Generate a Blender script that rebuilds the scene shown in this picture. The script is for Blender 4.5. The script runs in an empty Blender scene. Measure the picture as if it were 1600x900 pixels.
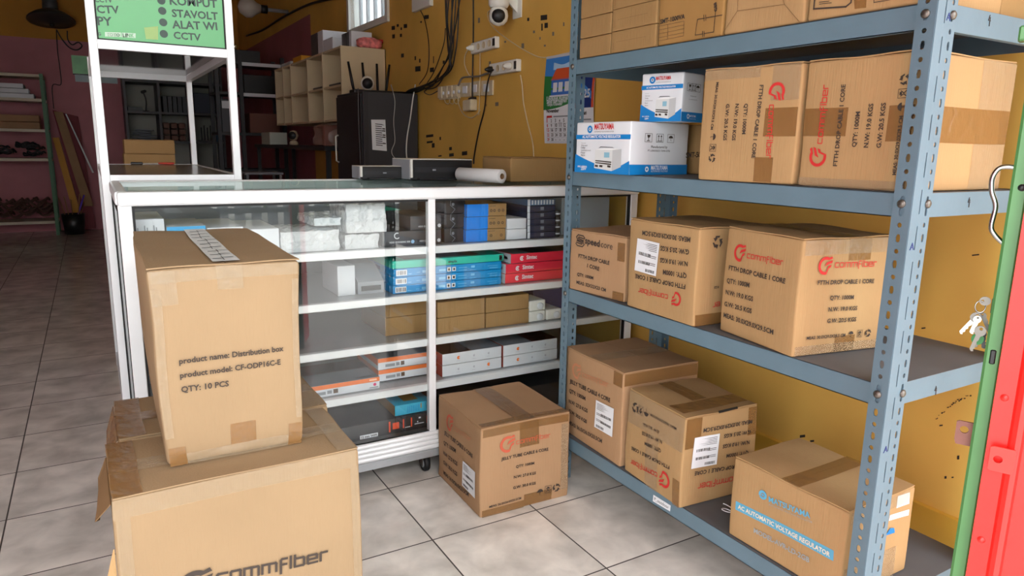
import bpy, bmesh, math, random
from mathutils import Vector, Matrix, noise
random.seed(7)
S = bpy.context.scene
COL = S.collection

# ---------------------------------------------------------------- camera
CAM = Vector((0.0, 0.0, 1.26))
YAW, PITCH, ROLL, FPX = 0.536154574, 0.198467535, 0.0180458775, 1099.37
def _axes():
    cy, sy, cp, sp = math.cos(YAW), math.sin(YAW), math.cos(PITCH), math.sin(PITCH)
    fwd = Vector((sy*cp, cy*cp, -sp)); r0 = Vector((cy, -sy, 0)); u0 = r0.cross(fwd)
    cr, sr = math.cos(ROLL), math.sin(ROLL)
    return r0*cr + u0*sr, -r0*sr + u0*cr, fwd
RIGHT, UP, FWD = _axes()
cam = bpy.data.cameras.new('camera'); camo = bpy.data.objects.new('camera', cam); COL.objects.link(camo)
cam.sensor_width = 36.0; cam.lens = FPX*36/1600; cam.clip_start = 0.05; cam.clip_end = 200
m = Matrix((RIGHT, UP, -FWD)).transposed().to_4x4(); m.translation = CAM
camo.matrix_world = m
S.camera = camo

# ---------------------------------------------------------------- light
w = bpy.data.worlds.new('sky'); S.world = w; w.use_nodes = True
bgn = w.node_tree.nodes['Background']
bgn.inputs['Color'].default_value = (0.96, 0.975, 1.0, 1)
bgn.inputs['Strength'].default_value = 5.8
S.view_settings.view_transform = 'Standard'; S.view_settings.look = 'None'
S.view_settings.gamma = 1.0; S.view_settings.use_curve_mapping = False
S.view_settings.exposure = 0.0
S.cycles.max_bounces = 10; S.cycles.transparent_max_bounces = 16
S.cycles.sample_clamp_indirect = 6.0

# ---------------------------------------------------------------- pixel -> point on a real plane of the shop
def ray(px, py):
    return RIGHT*((px-800)/FPX) - UP*((py-450)/FPX) + FWD
def P(px, py, ax, val):
    d = ray(px, py); t = (val-CAM[ax])/d[ax]; return CAM + d*t
def proj_y(p):
    v = p-CAM; return 450 - FPX*v.dot(UP)/v.dot(FWD)
def z_over(p, py):
    lo, hi = -1.0, 4.0
    for _ in range(50):
        mid = (lo+hi)/2
        if proj_y(Vector((p.x, p.y, mid))) > py: lo = mid
        else: hi = mid
    return mid

# ---------------------------------------------------------------- materials
def lin(c):
    return tuple((x/255/12.92 if x/255 <= .04045 else ((x/255+.055)/1.055)**2.4) for x in c)
MATS = {}
def mat(name, rgb, rough=.6, metal=0.0, var=0.0, vscale=6.0, bump=0.0, bscale=40.0, spec=None, coat=0.0, alpha=1.0, emis=0.0):
    if name in MATS: return MATS[name]
    m = bpy.data.materials.new(name); m.use_nodes = True; nt = m.node_tree; N = nt.nodes; L = nt.links
    b = N['Principled BSDF']; c = lin(rgb)
    b.inputs['Base Color'].default_value = (*c, 1); b.inputs['Roughness'].default_value = rough
    b.inputs['Metallic'].default_value = metal
    if spec is not None: b.inputs['Specular IOR Level'].default_value = spec
    b.inputs['Coat Weight'].default_value = coat; b.inputs['Alpha'].default_value = alpha
    if emis: b.inputs['Emission Color'].default_value = (*c, 1); b.inputs['Emission Strength'].default_value = emis
    tc = N.new('ShaderNodeTexCoord')
    if var:
        n = N.new('ShaderNodeTexNoise'); n.inputs['Scale'].default_value = vscale; n.inputs['Detail'].default_value = 6
        L.new(tc.outputs['Object'], n.inputs['Vector'])
        mr = N.new('ShaderNodeMapRange'); mr.inputs['From Min'].default_value = .3; mr.inputs['From Max'].default_value = .7
        mr.inputs['To Min'].default_value = 1-var; mr.inputs['To Max'].default_value = 1+var
        L.new(n.outputs['Fac'], mr.inputs['Value'])
        mx = N.new('ShaderNodeMix'); mx.data_type = 'RGBA'; mx.blend_type = 'MULTIPLY'; mx.inputs['Factor'].default_value = 1
        mx.inputs['A'].default_value = (*c, 1); L.new(mr.outputs['Result'], mx.inputs['B'])
        L.new(mx.outputs['Result'], b.inputs['Base Color'])
    if bump:
        n2 = N.new('ShaderNodeTexNoise'); n2.inputs['Scale'].default_value = bscale; n2.inputs['Detail'].default_value = 4
        L.new(tc.outputs['Object'], n2.inputs['Vector'])
        bp = N.new('ShaderNodeBump'); bp.inputs['Strength'].default_value = bump; bp.inputs['Distance'].default_value = .01
        L.new(n2.outputs['Fac'], bp.inputs['Height']); L.new(bp.outputs['Normal'], b.inputs['Normal'])
    MATS[name] = m; return m

def glass_mat(name, tint, refl=1.0, rough=0.0):
    """thin pane: clear, mirror reflection by the Fresnel law"""
    m = bpy.data.materials.new(name); m.use_nodes = True; nt = m.node_tree; N = nt.nodes; L = nt.links
    N.remove(N['Principled BSDF']); out = N['Material Output']
    t = N.new('ShaderNodeBsdfTransparent'); t.inputs['Color'].default_value = (*tint, 1)
    g = N.new('ShaderNodeBsdfGlossy'); g.inputs['Roughness'].default_value = rough
    f = N.new('ShaderNodeFresnel'); f.inputs['IOR'].default_value = 1.5
    geo = N.new('ShaderNodeNewGeometry')
    inv = N.new('ShaderNodeMath'); inv.operation = 'SUBTRACT'; inv.inputs[0].default_value = 1; L.new(geo.outputs['Backfacing'], inv.inputs[1])
    mu = N.new('ShaderNodeMath'); mu.operation = 'MULTIPLY'; L.new(f.outputs['Fac'], mu.inputs[0]); L.new(inv.outputs[0], mu.inputs[1])
    mu2 = N.new('ShaderNodeMath'); mu2.operation = 'MULTIPLY'; mu2.use_clamp = True; L.new(mu.outputs[0], mu2.inputs[0]); mu2.inputs[1].default_value = refl
    mx = N.new('ShaderNodeMixShader'); L.new(mu2.outputs[0], mx.inputs['Fac']); L.new(t.outputs[0], mx.inputs[1]); L.new(g.outputs[0], mx.inputs[2])
    L.new(mx.outputs[0], out.inputs['Surface'])
    MATS[name] = m; return m

def film_mat(name, rgb, clear, rough, bump, bscale):
    """crinkled clear film or tape: part see-through, part glossy"""
    m = bpy.data.materials.new(name); m.use_nodes = True; nt = m.node_tree; N = nt.nodes; L = nt.links
    b = N['Principled BSDF']; out = N['Material Output']
    b.inputs['Base Color'].default_value = (*lin(rgb), 1); b.inputs['Roughness'].default_value = rough
    b.inputs['Specular IOR Level'].default_value = .7
    tc = N.new('ShaderNodeTexCoord'); n2 = N.new('ShaderNodeTexNoise'); n2.inputs['Scale'].default_value = bscale; n2.inputs['Detail'].default_value = 5; n2.inputs['Distortion'].default_value = .6
    L.new(tc.outputs['Object'], n2.inputs['Vector'])
    bp = N.new('ShaderNodeBump'); bp.inputs['Strength'].default_value = bump; bp.inputs['Distance'].default_value = .01
    L.new(n2.outputs['Fac'], bp.inputs['Height']); L.new(bp.outputs['Normal'], b.inputs['Normal'])
    t = N.new('ShaderNodeBsdfTransparent'); mx = N.new('ShaderNodeMixShader'); mx.inputs['Fac'].default_value = clear
    L.new(b.outputs[0], mx.inputs[1]); L.new(t.outputs[0], mx.inputs[2]); L.new(mx.outputs[0], out.inputs['Surface'])
    MATS[name] = m; return m

def carton_mat(name, rgb):
    m = mat(name, rgb, .78, var=.05, vscale=5.0, spec=.25); nt = m.node_tree; N = nt.nodes; L = nt.links; b = N['Principled BSDF']
    tc = N.new('ShaderNodeTexCoord'); mp = N.new('ShaderNodeMapping'); mp.inputs['Scale'].default_value = (60, 60, 3)
    L.new(tc.outputs['Object'], mp.inputs['Vector'])
    n = N.new('ShaderNodeTexNoise'); n.inputs['Scale'].default_value = 4; n.inputs['Detail'].default_value = 3; L.new(mp.outputs[0], n.inputs['Vector'])
    n3 = N.new('ShaderNodeTexNoise'); n3.inputs['Scale'].default_value = 9; n3.inputs['Detail'].default_value = 3; L.new(tc.outputs['Object'], n3.inputs['Vector'])
    ad = N.new('ShaderNodeMath'); ad.operation = 'MULTIPLY_ADD'; ad.inputs[1].default_value = 3.0; L.new(n3.outputs['Fac'], ad.inputs[0]); L.new(n.outputs['Fac'], ad.inputs[2])
    bp = N.new('ShaderNodeBump'); bp.inputs['Strength'].default_value = .18; bp.inputs['Distance'].default_value = .006
    L.new(ad.outputs[0], bp.inputs['Height']); L.new(bp.outputs['Normal'], b.inputs['Normal'])
    return m

CARD = carton_mat('cardboard', (172, 138, 96))
CARD_STACK = carton_mat('cardboard_pale', (148, 123, 93))
CARD_PINK = carton_mat('cardboard_pinkish', (170, 134, 100))
CARD_PLAIN = carton_mat('cardboard_plain', (156, 123, 80))
CARD_DARK = carton_mat('cardboard_brown', (118, 90, 60))
TAPE = film_mat('brown_tape', (140, 100, 55), .34, .20, .6, 26)
TAPE_CLEAR = film_mat('clear_tape', (178, 158, 130), .66, .15, .8, 34)
FILM = film_mat('crinkled_film', (228, 231, 233), .30, .12, 1.0, 38)
INK = mat('black_ink', (58, 48, 42), .8)
INK_SOFT = mat('faded_black_ink', (92, 72, 54), .8)
RED = mat('red_ink', (196, 42, 40), .75)
RED_FADE = mat('faded_red_ink', (196, 92, 66), .8)
RED_GHOST = mat('worn_red_ink', (190, 126, 90), .8)
BLUEINK = mat('light_blue_ink', (92, 164, 196), .75)
GREYBLUE = mat('grey_blue_ink', (150, 158, 160), .8)
WHITE = mat('white_paper', (226, 228, 232), .6)
OFFWHITE = mat('white_card', (214, 217, 222), .5, var=.03)
LBLUE = mat('process_blue', (10, 120, 190), .45)
DBLUE = mat('navy_card', (30, 44, 110), .5)
CYAN = mat('cyan_card', (10, 140, 205), .4)
TEAL = mat('teal_card', (38, 190, 165), .4)
REDCARD = mat('red_card', (222, 40, 66), .45)
REDTOP = mat('rust_red_card', (178, 62, 40), .45)
ORANGE = mat('orange_card', (240, 120, 45), .5)
DGREY = mat('dark_grey_card', (72, 72, 76), .5)
MGREY = mat('grey_card', (140, 144, 150), .5)
BLACKC = mat('black_card', (34, 34, 38), .45)
BLACK = mat('black_plastic', (22, 22, 24), .4)
RUBBER = mat('black_rubber', (18, 18, 20), .6)
CHROME = mat('chrome', (180, 180, 178), .14, 1.0)
STEEL = mat('zinc_steel', (118, 114, 108), .42, .9)
ALU = mat('aluminium', (234, 236, 238), .34, .15, var=.03, vscale=2.0)
ALUG = mat('aluminium_grey', (176, 180, 184), .4, .4)
RACKP = mat('blue_grey_paint', (97, 121, 135), .42, var=.06, vscale=8, bump=.05)
DECK = mat('dark_deck', (88, 90, 94), .6, var=.15, vscale=5)
PINKP = mat('pink_wall_paint', (160, 98, 112), .7)
BEIGE = mat('beige_board', (206, 186, 150), .55, var=.03)
CABM = mat('charcoal_steel', (48, 48, 52), .45)
GREENP = mat('green_paint', (76, 126, 72), .4, var=.10, vscale=7)
REDP = mat('red_enamel', (240, 36, 30), .35, var=.04, vscale=5)
RUST = mat('worn_red_steel', (128, 78, 66), .5, var=.2, vscale=30)
GREENRACK = mat('dark_green_paint', (58, 108, 74), .5)
WHITEPL = mat('white_plastic', (224, 222, 214), .4)
IVORY = mat('aged_ivory_plastic', (206, 190, 158), .5, var=.08, vscale=30)
BOARD = mat('brown_board', (150, 110, 72), .6, var=.1)
GLASS = glass_mat('clear_glass', (.97, .985, .98), 2.0)
GLASSTOP = glass_mat('clear_top_glass', (.86, .92, .90), .55)
SIGNG = mat('sign_green', (86, 172, 104), .18, var=.05, vscale=3)
SIGNINK = mat('sign_ink', (46, 70, 60), .4)

# ---------------------------------------------------------------- object helpers
def obj(name, me, parent=None, loc=None, rotz=0.0):
    o = bpy.data.objects.new(name, me); COL.objects.link(o)
    if loc is not None: o.location = loc
    if rotz: o.rotation_euler = (0, 0, rotz)
    if parent is not None: o.parent = parent
    return o
def tag(o, label, cat, group=None, kind=None):
    o['label'] = label; o['category'] = cat
    if group: o['group'] = group
    if kind: o['kind'] = kind
    return o
def thing(name, label, cat, loc=(0, 0, 0), rotz=0.0, group=None):
    return tag(obj(name, None, None, loc, rotz), label, cat, group)

class MB:
    """collects shapes into one mesh"""
    def __init__(s, off=(0, 0, 0)): s.bm = bmesh.new(); s.mats = []; s.off = Vector(off)
    def mi(s, m):
        if m not in s.mats: s.mats.append(m)
        return s.mats.index(m)
    def face(s, pts, m):
        vs = [s.bm.verts.new(Vector(p)-s.off) for p in pts]
        try: f = s.bm.faces.new(vs)
        except ValueError: return
        f.material_index = s.mi(m); return f
    def box(s, lo, hi, m, bev=0.0, seg=1, M=None, xf=None):
        lo = Vector(lo); hi = Vector(hi); c = (lo+hi)/2-s.off; sz = hi-lo
        mm = Matrix.Translation(c) @ Matrix.Diagonal((sz.x, sz.y, sz.z, 1))
        if M is not None: mm = M @ mm
        r = bmesh.ops.create_cube(s.bm, size=1.0, matrix=mm); vs = r['verts']
        if xf:
            for v in vs: v.co = xf(v.co)
        fs = {f for v in vs for f in v.link_faces}; idx = s.mi(m)
        for f in fs: f.material_index = idx
        if bev:
            es = list({e for v in vs for e in v.link_edges})
            r = bmesh.ops.bevel(s.bm, geom=es, offset=min(bev, min(abs(sz.x), abs(sz.y), abs(sz.z))*.45), segments=seg, profile=.5, affect='EDGES')
            for f in r['faces']: f.material_index = idx
        return s
    def obox(s, c, X, Y, Z, m, bev=0.0):
        """box with centre c and half-axis vectors"""
        X, Y, Z = Vector(X), Vector(Y), Vector(Z)
        mm = Matrix((2*X, 2*Y, 2*Z)).transposed().to_4x4(); mm.translation = Vector(c)-s.off
        r = bmesh.ops.create_cube(s.bm, size=1.0, matrix=mm); vs = r['verts']; idx = s.mi(m)
        for f in {f for v in vs for f in v.link_faces}: f.material_index = idx
        if bev:
            es = list({e for v in vs for e in v.link_edges})
            r = bmesh.ops.bevel(s.bm, geom=es, offset=bev, segments=1, profile=.5, affect='EDGES')
            for f in r['faces']: f.material_index = idx
        return s
    def bar(s, a, b, wd, m, hd=None, up=(0, 0, 1)):
        a, b = Vector(a), Vector(b); d = (b-a); l = d.length; d.normalize()
        u = Vector(up)
        if abs(d.dot(u)) > .95: u = Vector((0, 1, 0))
        x = d.cross(u).normalized(); y = x.cross(d)
        return s.obox((a+b)/2, x*wd/2, y*(hd or wd)/2, d*l/2, m)
    def tube(s, pts, r, m, n=8, smooth=True, caps=True, closed=False):
        pts = [Vector(p) for p in pts]
        if smooth and len(pts) > 2: pts = spline(pts, closed)
        rings = []; k = len(pts); idx = s.mi(m); prev = None
        for i, p in enumerate(pts):
            a = pts[i-1] if (i or closed) else p; b = pts[(i+1) % k] if (i < k-1 or closed) else p
            t = (b-a).normalized() if (b-a).length > 1e-9 else Vector((0, 0, 1))
            if prev is None:
                u = Vector((0, 0, 1)) if abs(t.z) < .9 else Vector((1, 0, 0)); x = t.cross(u).normalized()
            else:
                x = (prev-t*prev.dot(t)); x = x.normalized() if x.length > 1e-6 else t.orthogonal().normalized()
            prev = x; y = t.cross(x)
            rr = r[i] if isinstance(r, (list, tuple)) and len(r) == k else (r if not isinstance(r, (list, tuple)) else r[0])
            rings.append([s.bm.verts.new(p-s.off + x*rr*math.cos(2*math.pi*j/n) + y*rr*math.sin(2*math.pi*j/n)) for j in range(n)])
        for i in range(k if closed else k-1):
            A, B = rings[i], rings[(i+1) % k]
            for j in range(n):
                f = s.bm.faces.new((A[j], A[(j+1) % n], B[(j+1) % n], B[j])); f.material_index = idx; f.smooth = True
        if caps and not closed:
            f = s.bm.faces.new(list(reversed(rings[0]))); f.material_index = idx
            f = s.bm.faces.new(rings[-1]); f.material_index = idx
        return s
    def lathe(s, prof, c, axis, m, n=24):
        """prof: (radius, height along axis)"""
        c = Vector(c)-s.off; ax = Vector(axis).normalized(); x = ax.orthogonal().normalized(); y = ax.cross(x); idx = s.mi(m)
        rings = []
        for r, h in prof:
            rings.append([s.bm.verts.new(c+ax*h+(x*math.cos(2*math.pi*j/n)+y*math.sin(2*math.pi*j/n))*max(r, 1e-5)) for j in range(n)])
        for A, B in zip(rings, rings[1:]):
            for j in range(n):
                f = s.bm.faces.new((A[j], A[(j+1) % n], B[(j+1) % n], B[j])); f.material_index = idx; f.smooth = True
        return s
    def prism(s, poly, n, thick, m):
        """polygon (3D points) extruded along n"""
        n = Vector(n)*thick; poly = [Vector(p) for p in poly]; k = len(poly)
        s.face(poly, m); s.face([p+n for p in reversed(poly)], m)
        for i in range(k): s.face([poly[i], poly[i]+n, poly[(i+1) % k]+n, poly[(i+1) % k]][::-1], m)
        return s
    def build(s, name, parent=None, loc=None, rotz=0.0, smooth=False, warp=None):
        if warp:
            for v in s.bm.verts: v.co = warp(v.co)
        bmesh.ops.recalc_face_normals(s.bm, faces=[f for f in s.bm.faces if len(f.verts) > 2]) if not getattr(s, 'keep', False) else None
        me = bpy.data.meshes.new(name); s.bm.to_mesh(me); s.bm.free()
        for m in s.mats: me.materials.append(m)
        if smooth: me.polygons.foreach_set('use_smooth', [True]*len(me.polygons))
        return obj(name, me, parent, loc, rotz)

def spline(pts, closed=False, sub=6):
    out = []; k = len(pts)
    for i in range(k if closed else k-1):
        p1, p2 = pts[i], pts[(i+1) % k]
        p0 = pts[i-1] if (i or closed) else p1*2-p2
        p3 = pts[(i+2) % k] if (i < k-2 or closed) else p2*2-p1
        for j in range(sub):
            t = j/sub
            out.append(.5*((2*p1)+(p2-p0)*t+(2*p0-5*p1+4*p2-p3)*t*t+(3*p1-p0-3*p2+p3)*t**3))
    if not closed: out.append(pts[-1])
    return out

# ---------------------------------------------------------------- writing
_tc = {}
def glyphs(st, bold=False):
    k = (st, bold)
    if k not in _tc:
        cu = bpy.data.curves.new('writing', 'FONT'); cu.body = st; cu.size = 1.0; cu.resolution_u = 2
        cu.fill_mode = 'FRONT'
        if bold: cu.offset = .026
        o = bpy.data.objects.new('writing', cu)
        me = o.to_mesh(); vs = [(v.co.x, v.co.y) for v in me.vertices]; fs = [tuple(p.vertices) for p in me.polygons]
        o.to_mesh_clear(); bpy.data.objects.remove(o); bpy.data.curves.remove(cu)
        x0 = min(v[0] for v in vs); x1 = max(v[0] for v in vs)
        _tc[k] = ([(x-x0, y) for x, y in vs], fs, x1-x0)
    return _tc[k]
def strokes(lines, t):
    vs, fs = [], []
    for ln in lines:
        for (x0, y0), (x1, y1) in zip(ln, ln[1:]):
            l = math.hypot(x1-x0, y1-y0); dx, dy = (x1-x0)/l*t/2, (y1-y0)/l*t/2; k = len(vs)
            vs += [(x0-dx+dy, y0-dy-dx), (x1+dx+dy, y1+dy-dx), (x1+dx-dy, y1+dy+dx), (x0-dx-dy, y0-dy+dx)]; fs.append((k, k+1, k+2, k+3))
    return vs, fs
_TECH = {'c': (1.0, [[(1, 1), (.1, 1), (0, .9), (0, .1), (.1, 0), (1, 0)]]),
 'o': (1.05, [[(.1, 0), (.95, 0), (1.05, .1), (1.05, .9), (.95, 1), (.1, 1), (0, .9), (0, .1), (.1, 0)]]),
 'm': (1.6, [[(0, 0), (0, 1), (1.5, 1), (1.6, .9), (1.6, 0)], [(.8, 1), (.8, 0)]]),
 'f': (.75, [[(.1, -.42), (.1, 1.15), (.25, 1.3), (.75, 1.3)], [(.1, .62), (.7, .62)]]),
 'i': (.1, [[(.05, 0), (.05, 1)], [(.05, 1.25), (.05, 1.4)]]),
 'b': (1.05, [[(0, 1.4), (0, 0), (.95, 0), (1.05, .1), (1.05, .9), (.95, 1), (0, 1)]]),
 'e': (1.05, [[(1.05, 0), (.1, 0), (0, .1), (0, .9), (.1, 1), (.95, 1), (1.05, .9), (1.05, .5), (0, .5)]]),
 'r': (.7, [[(0, 0), (0, .9), (.1, 1), (.7, 1)]])}
def tech(st, t=.2):
    x = 0; ls = []
    for ch in st:
        wd, l = _TECH[ch]; ls += [[(a+x, b) for a, b in q] for q in l]; x += wd+.42
    vs, fs = strokes(ls, t); return vs, fs, x-.42
def arc(r0, r1, a0, a1, n=18):
    vs = []; fs = []
    for i in range(n+1):
        a = math.radians(a0+(a1-a0)*i/n); vs += [(r0*math.cos(a), r0*math.sin(a)), (r1*math.cos(a), r1*math.sin(a))]
    for i in range(n): fs.append((2*i, 2*i+1, 2*i+3, 2*i+2))
    return vs, fs
def join(*parts):
    V, F = [], []
    for v, f in parts:
        k = len(V); V += v; F += [tuple(i+k for i in q) for q in f]
    return V, F
def poly2(*pts): return list(pts), [tuple(range(len(pts)))]
MARK = join(arc(.68, 1.0, 62, 285), poly2((.26, -.97), (.2, -.6), (.42, -.05), (.85, .12), (.75, -.2), (.5, -.3)),
            poly2((-.1, -.1), (.15, .38), (.98, .62), (.88, .3), (.25, .1)), poly2((.47, .88), (.3, .6), (.95, .78), (.8, 1.02)))
def star(): return poly2(*[(math.cos(math.pi/2+i*math.pi/3)*(1 if i % 2 == 0 else .9), math.sin(math.pi/2+i*math.pi/3)) for i in range(6)])
RECYCLE = join(*[([(c*math.cos(a)-s_*math.sin(a), c*math.sin(a)+s_*math.cos(a)) for c, s_ in ((-.45, -.95), (.45, -.95), (.62, -.62), (.95, -.62), (.5, -.05), (.02, -.62), (.3, -.62), (.2, -.66), (-.3, -.66))], [(0, 1, 2, 3, 4, 5, 6, 7, 8)]) for a in (0, 2.094, 4.189)])
UMBR = join(arc(0.0, .95, 0, 180, 10), strokes([[(0, .1), (0, -.8), (.25, -.95)]], .14))
GLASSI = join(strokes([[(-.9, -1), (.9, -1), (.9, 1), (-.9, 1), (-.9, -1)]], .08), poly2((-.4, .7), (.45, .7), (.3, .1), (-.2, 0)), strokes([[(0, 0), (0, -.7)], [(-.35, -.7), (.35, -.7)]], .14))
ARROWI = join(strokes([[(-.9, -1), (.9, -1), (.9, 1), (-.9, 1), (-.9, -1)]], .08), strokes([[(-.35, -.6), (-.35, .6)], [(.35, -.6), (.35, .6)], [(-.6, -.7), (.6, -.7)]], .13), poly2((-.6, .35), (-.1, .35), (-.35, .8)), poly2((.1, .35), (.6, .35), (.35, .8)))
UMBRB = join(strokes([[(-.9, -1), (.9, -1), (.9, 1), (-.9, 1), (-.9, -1)]], .08), ([(x*.65, y*.65+.05) for x, y in UMBR[0]], UMBR[1]))
HANDI = join(strokes([[(-.9, -1), (.9, -1), (.9, 1), (-.9, 1), (-.9, -1)]], .1), strokes([[(-.5, -.7), (-.1, -.2), (-.5, .4)], [(.5, -.7), (.1, -.2), (.5, .4)]], .18), poly2((-.3, .2), (.3, .2), (.3, .7), (-.3, .7)))
RING = join(arc(.45, 1.0, 20, 200, 12), arc(.45, 1.0, 210, 380, 12), arc(0.0, .3, 0, 360, 12))
SLOGO = strokes([[(1, .8), (.8, .95), (.2, .95), (0, .75), (.2, .52), (.8, .48), (1, .25), (.8, .05), (.2, .05), (0, .2)], [(.95, .72), (.3, .78), (.25, .66), (.9, .55)], [(.05, .3), (.7, .24), (.75, .36), (.1, .45)]], .085)

# ---------------------------------------------------------------- boxes with printed faces
class Box:
    """a box standing at c (centre of its base), turned by rz; faces L (-x), R (-y), T (top)"""
    def __init__(s, name, label, cat, c, w, d, h, rz, m, group=None, soft=.006, amp=.0016, taper=0.0, n=10, lean=0.0, flaps=None, single=False):
        s.c = Vector(c); s.w, s.d, s.h, s.rz, s.taper, s.lean = w, d, h, rz, taper, lean
        s.m = m; s.seed = random.uniform(0, 50); s.amp = amp; s.single = single
        s.info = (name, label, cat, group); s.root = None if single else thing(name, label, cat, s.c, rz, group)
        s.R = Matrix.Rotation(-rz, 3, 'Z'); s.mb = MB(); s.flaps = flaps
        top = h-(.003 if flaps else 0); s.soft = soft
        r = min(soft, w*.3, d*.3, h*.3)
        def cuts(L):
            if not soft: return [-L/2, L/2]
            return [-L/2, -L/2+r*.45, -L/2+r]+[-L/2+r+(L-2*r)*i/n for i in range(1, n)]+[L/2-r, L/2-r*.45, L/2]
        xs, ys, zs = cuts(w), cuts(d), cuts(top)
        bm = s.mb.bm; idx = s.mb.mi(m); cache = {}
        def V(x, y, z):
            k = (round(x, 6), round(y, 6), round(z, 6))
            if k not in cache:
                p = Vector((x, y, z)); hx, hy, hz = w/2-r, d/2-r, top/2-r
                q = Vector((max(-hx, min(hx, x)), max(-hy, min(hy, y)), max(-hz, min(hz, z)))); e = p-q
                if r and e.length > 1e-7: p = q+e.normalized()*r if sum(abs(t) > 1e-7 for t in e) > 1 else p
                cache[k] = bm.verts.new(p+Vector((0, 0, top/2)))
            return cache[k]
        def grid(A, B, f):
            for i in range(len(A)-1):
                for j in range(len(B)-1):
                    q = bm.faces.new((V(*f(A[i], B[j])), V(*f(A[i+1], B[j])), V(*f(A[i+1], B[j+1])), V(*f(A[i], B[j+1]))))
                    q.material_index = idx; q.smooth = bool(soft)
        grid(xs, zs, lambda a, b: (a, -d/2, b)); grid(list(reversed(xs)), zs, lambda a, b: (a, d/2, b))
        grid(list(reversed(ys)), zs, lambda a, b: (-w/2, a, b)); grid(ys, zs, lambda a, b: (w/2, a, b))
        grid(xs, ys, lambda a, b: (a, b, top/2)); grid(list(reversed(xs)), ys, lambda a, b: (a, b, -top/2))
    def frame(s, f):
        w, d, h = s.w, s.d, s.h
        return {'L': (Vector((-w/2, d/2, 0)), Vector((0, -1, 0)), Vector((0, 0, 1)), Vector((-1, 0, 0))),
                'R': (Vector((-w/2, -d/2, 0)), Vector((1, 0, 0)), Vector((0, 0, 1)), Vector((0, -1, 0))),
                'T': (Vector((-w/2, -d/2, h)), Vector((1, 0, 0)), Vector((0, 1, 0)), Vector((0, 0, 1)))}[f]
    def warp(s, p):
        p = Vector(p)
        if s.amp:
            k = 5.0; q = p*k+Vector((s.seed, s.seed*.7, 0))
            e = Vector((noise.noise(q), noise.noise(q+Vector((9, 3, 5))), noise.noise(q+Vector((2, 8, 1)))*.6))
            p = p+e*s.amp*2*(min(1.0, max(0.0, p.z/.03)))
        if s.taper or s.lean:
            t = p.z/s.h; p = Vector((p.x*(1+s.taper*(t-1)), p.y-s.lean*t, p.z))
        return p
    def uv(s, f, px):
        O, u, v, n = s.frame(f)
        o = s.R @ (CAM-s.c); d = s.R @ ray(*px)
        if s.taper or s.lean:        # the print sits on the leaning face
            if f == 'R':
                nn = Vector((0, -1, -s.lean/s.h)); t = (O-o).dot(nn)/d.dot(nn); p = o+d*t
                tt = p.z/s.h; p = Vector((p.x/(1+s.taper*(tt-1)), p.y+s.lean*tt, p.z))
            else:
                t = (O-o).dot(n)/d.dot(n); p = o+d*t; p = Vector((p.x, p.y+s.lean*p.z/s.h, p.z))
        else: t = (O-o).dot(n)/d.dot(n); p = o+d*t
        return (p-O).dot(u), (p-O).dot(v)
    def put(s, f, shape, at, dr, sc, m, hs=1.0, eps=.0027, mb=None):
        O, u, v, n = s.frame(f); mb = mb or s.mb; idx = mb.mi(m); dx, dy = dr
        vs = [mb.bm.verts.new(O+u*(at[0]+(x*dx-y*hs*dy)*sc)+v*(at[1]+(x*dy+y*hs*dx)*sc)+n*eps) for x, y in shape[0]]
        for q in shape[1]:
            try: g = mb.bm.faces.new([vs[i] for i in q])
            except ValueError: continue
            g.material_index = idx
    def text(s, f, st, a, b, m=None, bold=True, hs=1.0, tech_=False, thick=.2):
        A, B = s.uv(f, a), s.uv(f, b); l = math.hypot(B[0]-A[0], B[1]-A[1]); dr = ((B[0]-A[0])/l, (B[1]-A[1])/l)
        vs, fs, wd = tech(st, thick) if tech_ else glyphs(st, bold)
        s.put(f, (vs, fs), A, dr, l/wd, m or INK, hs); return s
    def shape(s, f, sh, c, r, m=None, dr=None, ab=None):
        """sh centred at pixel c with radius r metres; ab: two pixels giving its rightward direction"""
        A = s.uv(f, c)
        if ab:
            p, q = s.uv(f, ab[0]), s.uv(f, ab[1]); l = math.hypot(q[0]-p[0], q[1]-p[1]); dr = ((q[0]-p[0])/l, (q[1]-p[1])/l)
        s.put(f, sh, A, dr or (1, 0), r, m or INK); return s
    def quad(s, f, pts, m, eps=.0021):
        q = [s.uv(f, p) for p in pts]
        if len(q) != 4 or s.single: s.put(f, (q, [tuple(range(len(q)))]), (0, 0), (1, 0), 1.0, m, eps=eps); return s
        A, B, C, D = [Vector(p) for p in q]; k = 12
        vs = [tuple((A*(1-i/k)+B*i/k)*(1-j)+(D*(1-i/k)+C*i/k)*j) for i in range(k+1) for j in (0, 1)]
        s.put(f, (vs, [(2*i, 2*i+2, 2*i+3, 2*i+1) for i in range(k)]), (0, 0), (1, 0), 1.0, m, eps=eps); return s
    def rect(s, f, u0, v0, u1, v1, m, eps=.0006):
        """fractions of the face"""
        W = {'L': s.d, 'R': s.w, 'T': s.w}[f]; H = {'L': s.h, 'R': s.h, 'T': s.d}[f]
        k = 1 if s.single else 12; vs = [((u0+(u1-u0)*i/k)*W, v*H) for i in range(k+1) for v in (v0, v1)]
        s.put(f, (vs, [(2*i, 2*i+2, 2*i+3, 2*i+1) for i in range(k)]), (0, 0), (1, 0), 1.0, m, eps=eps); return s
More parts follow.
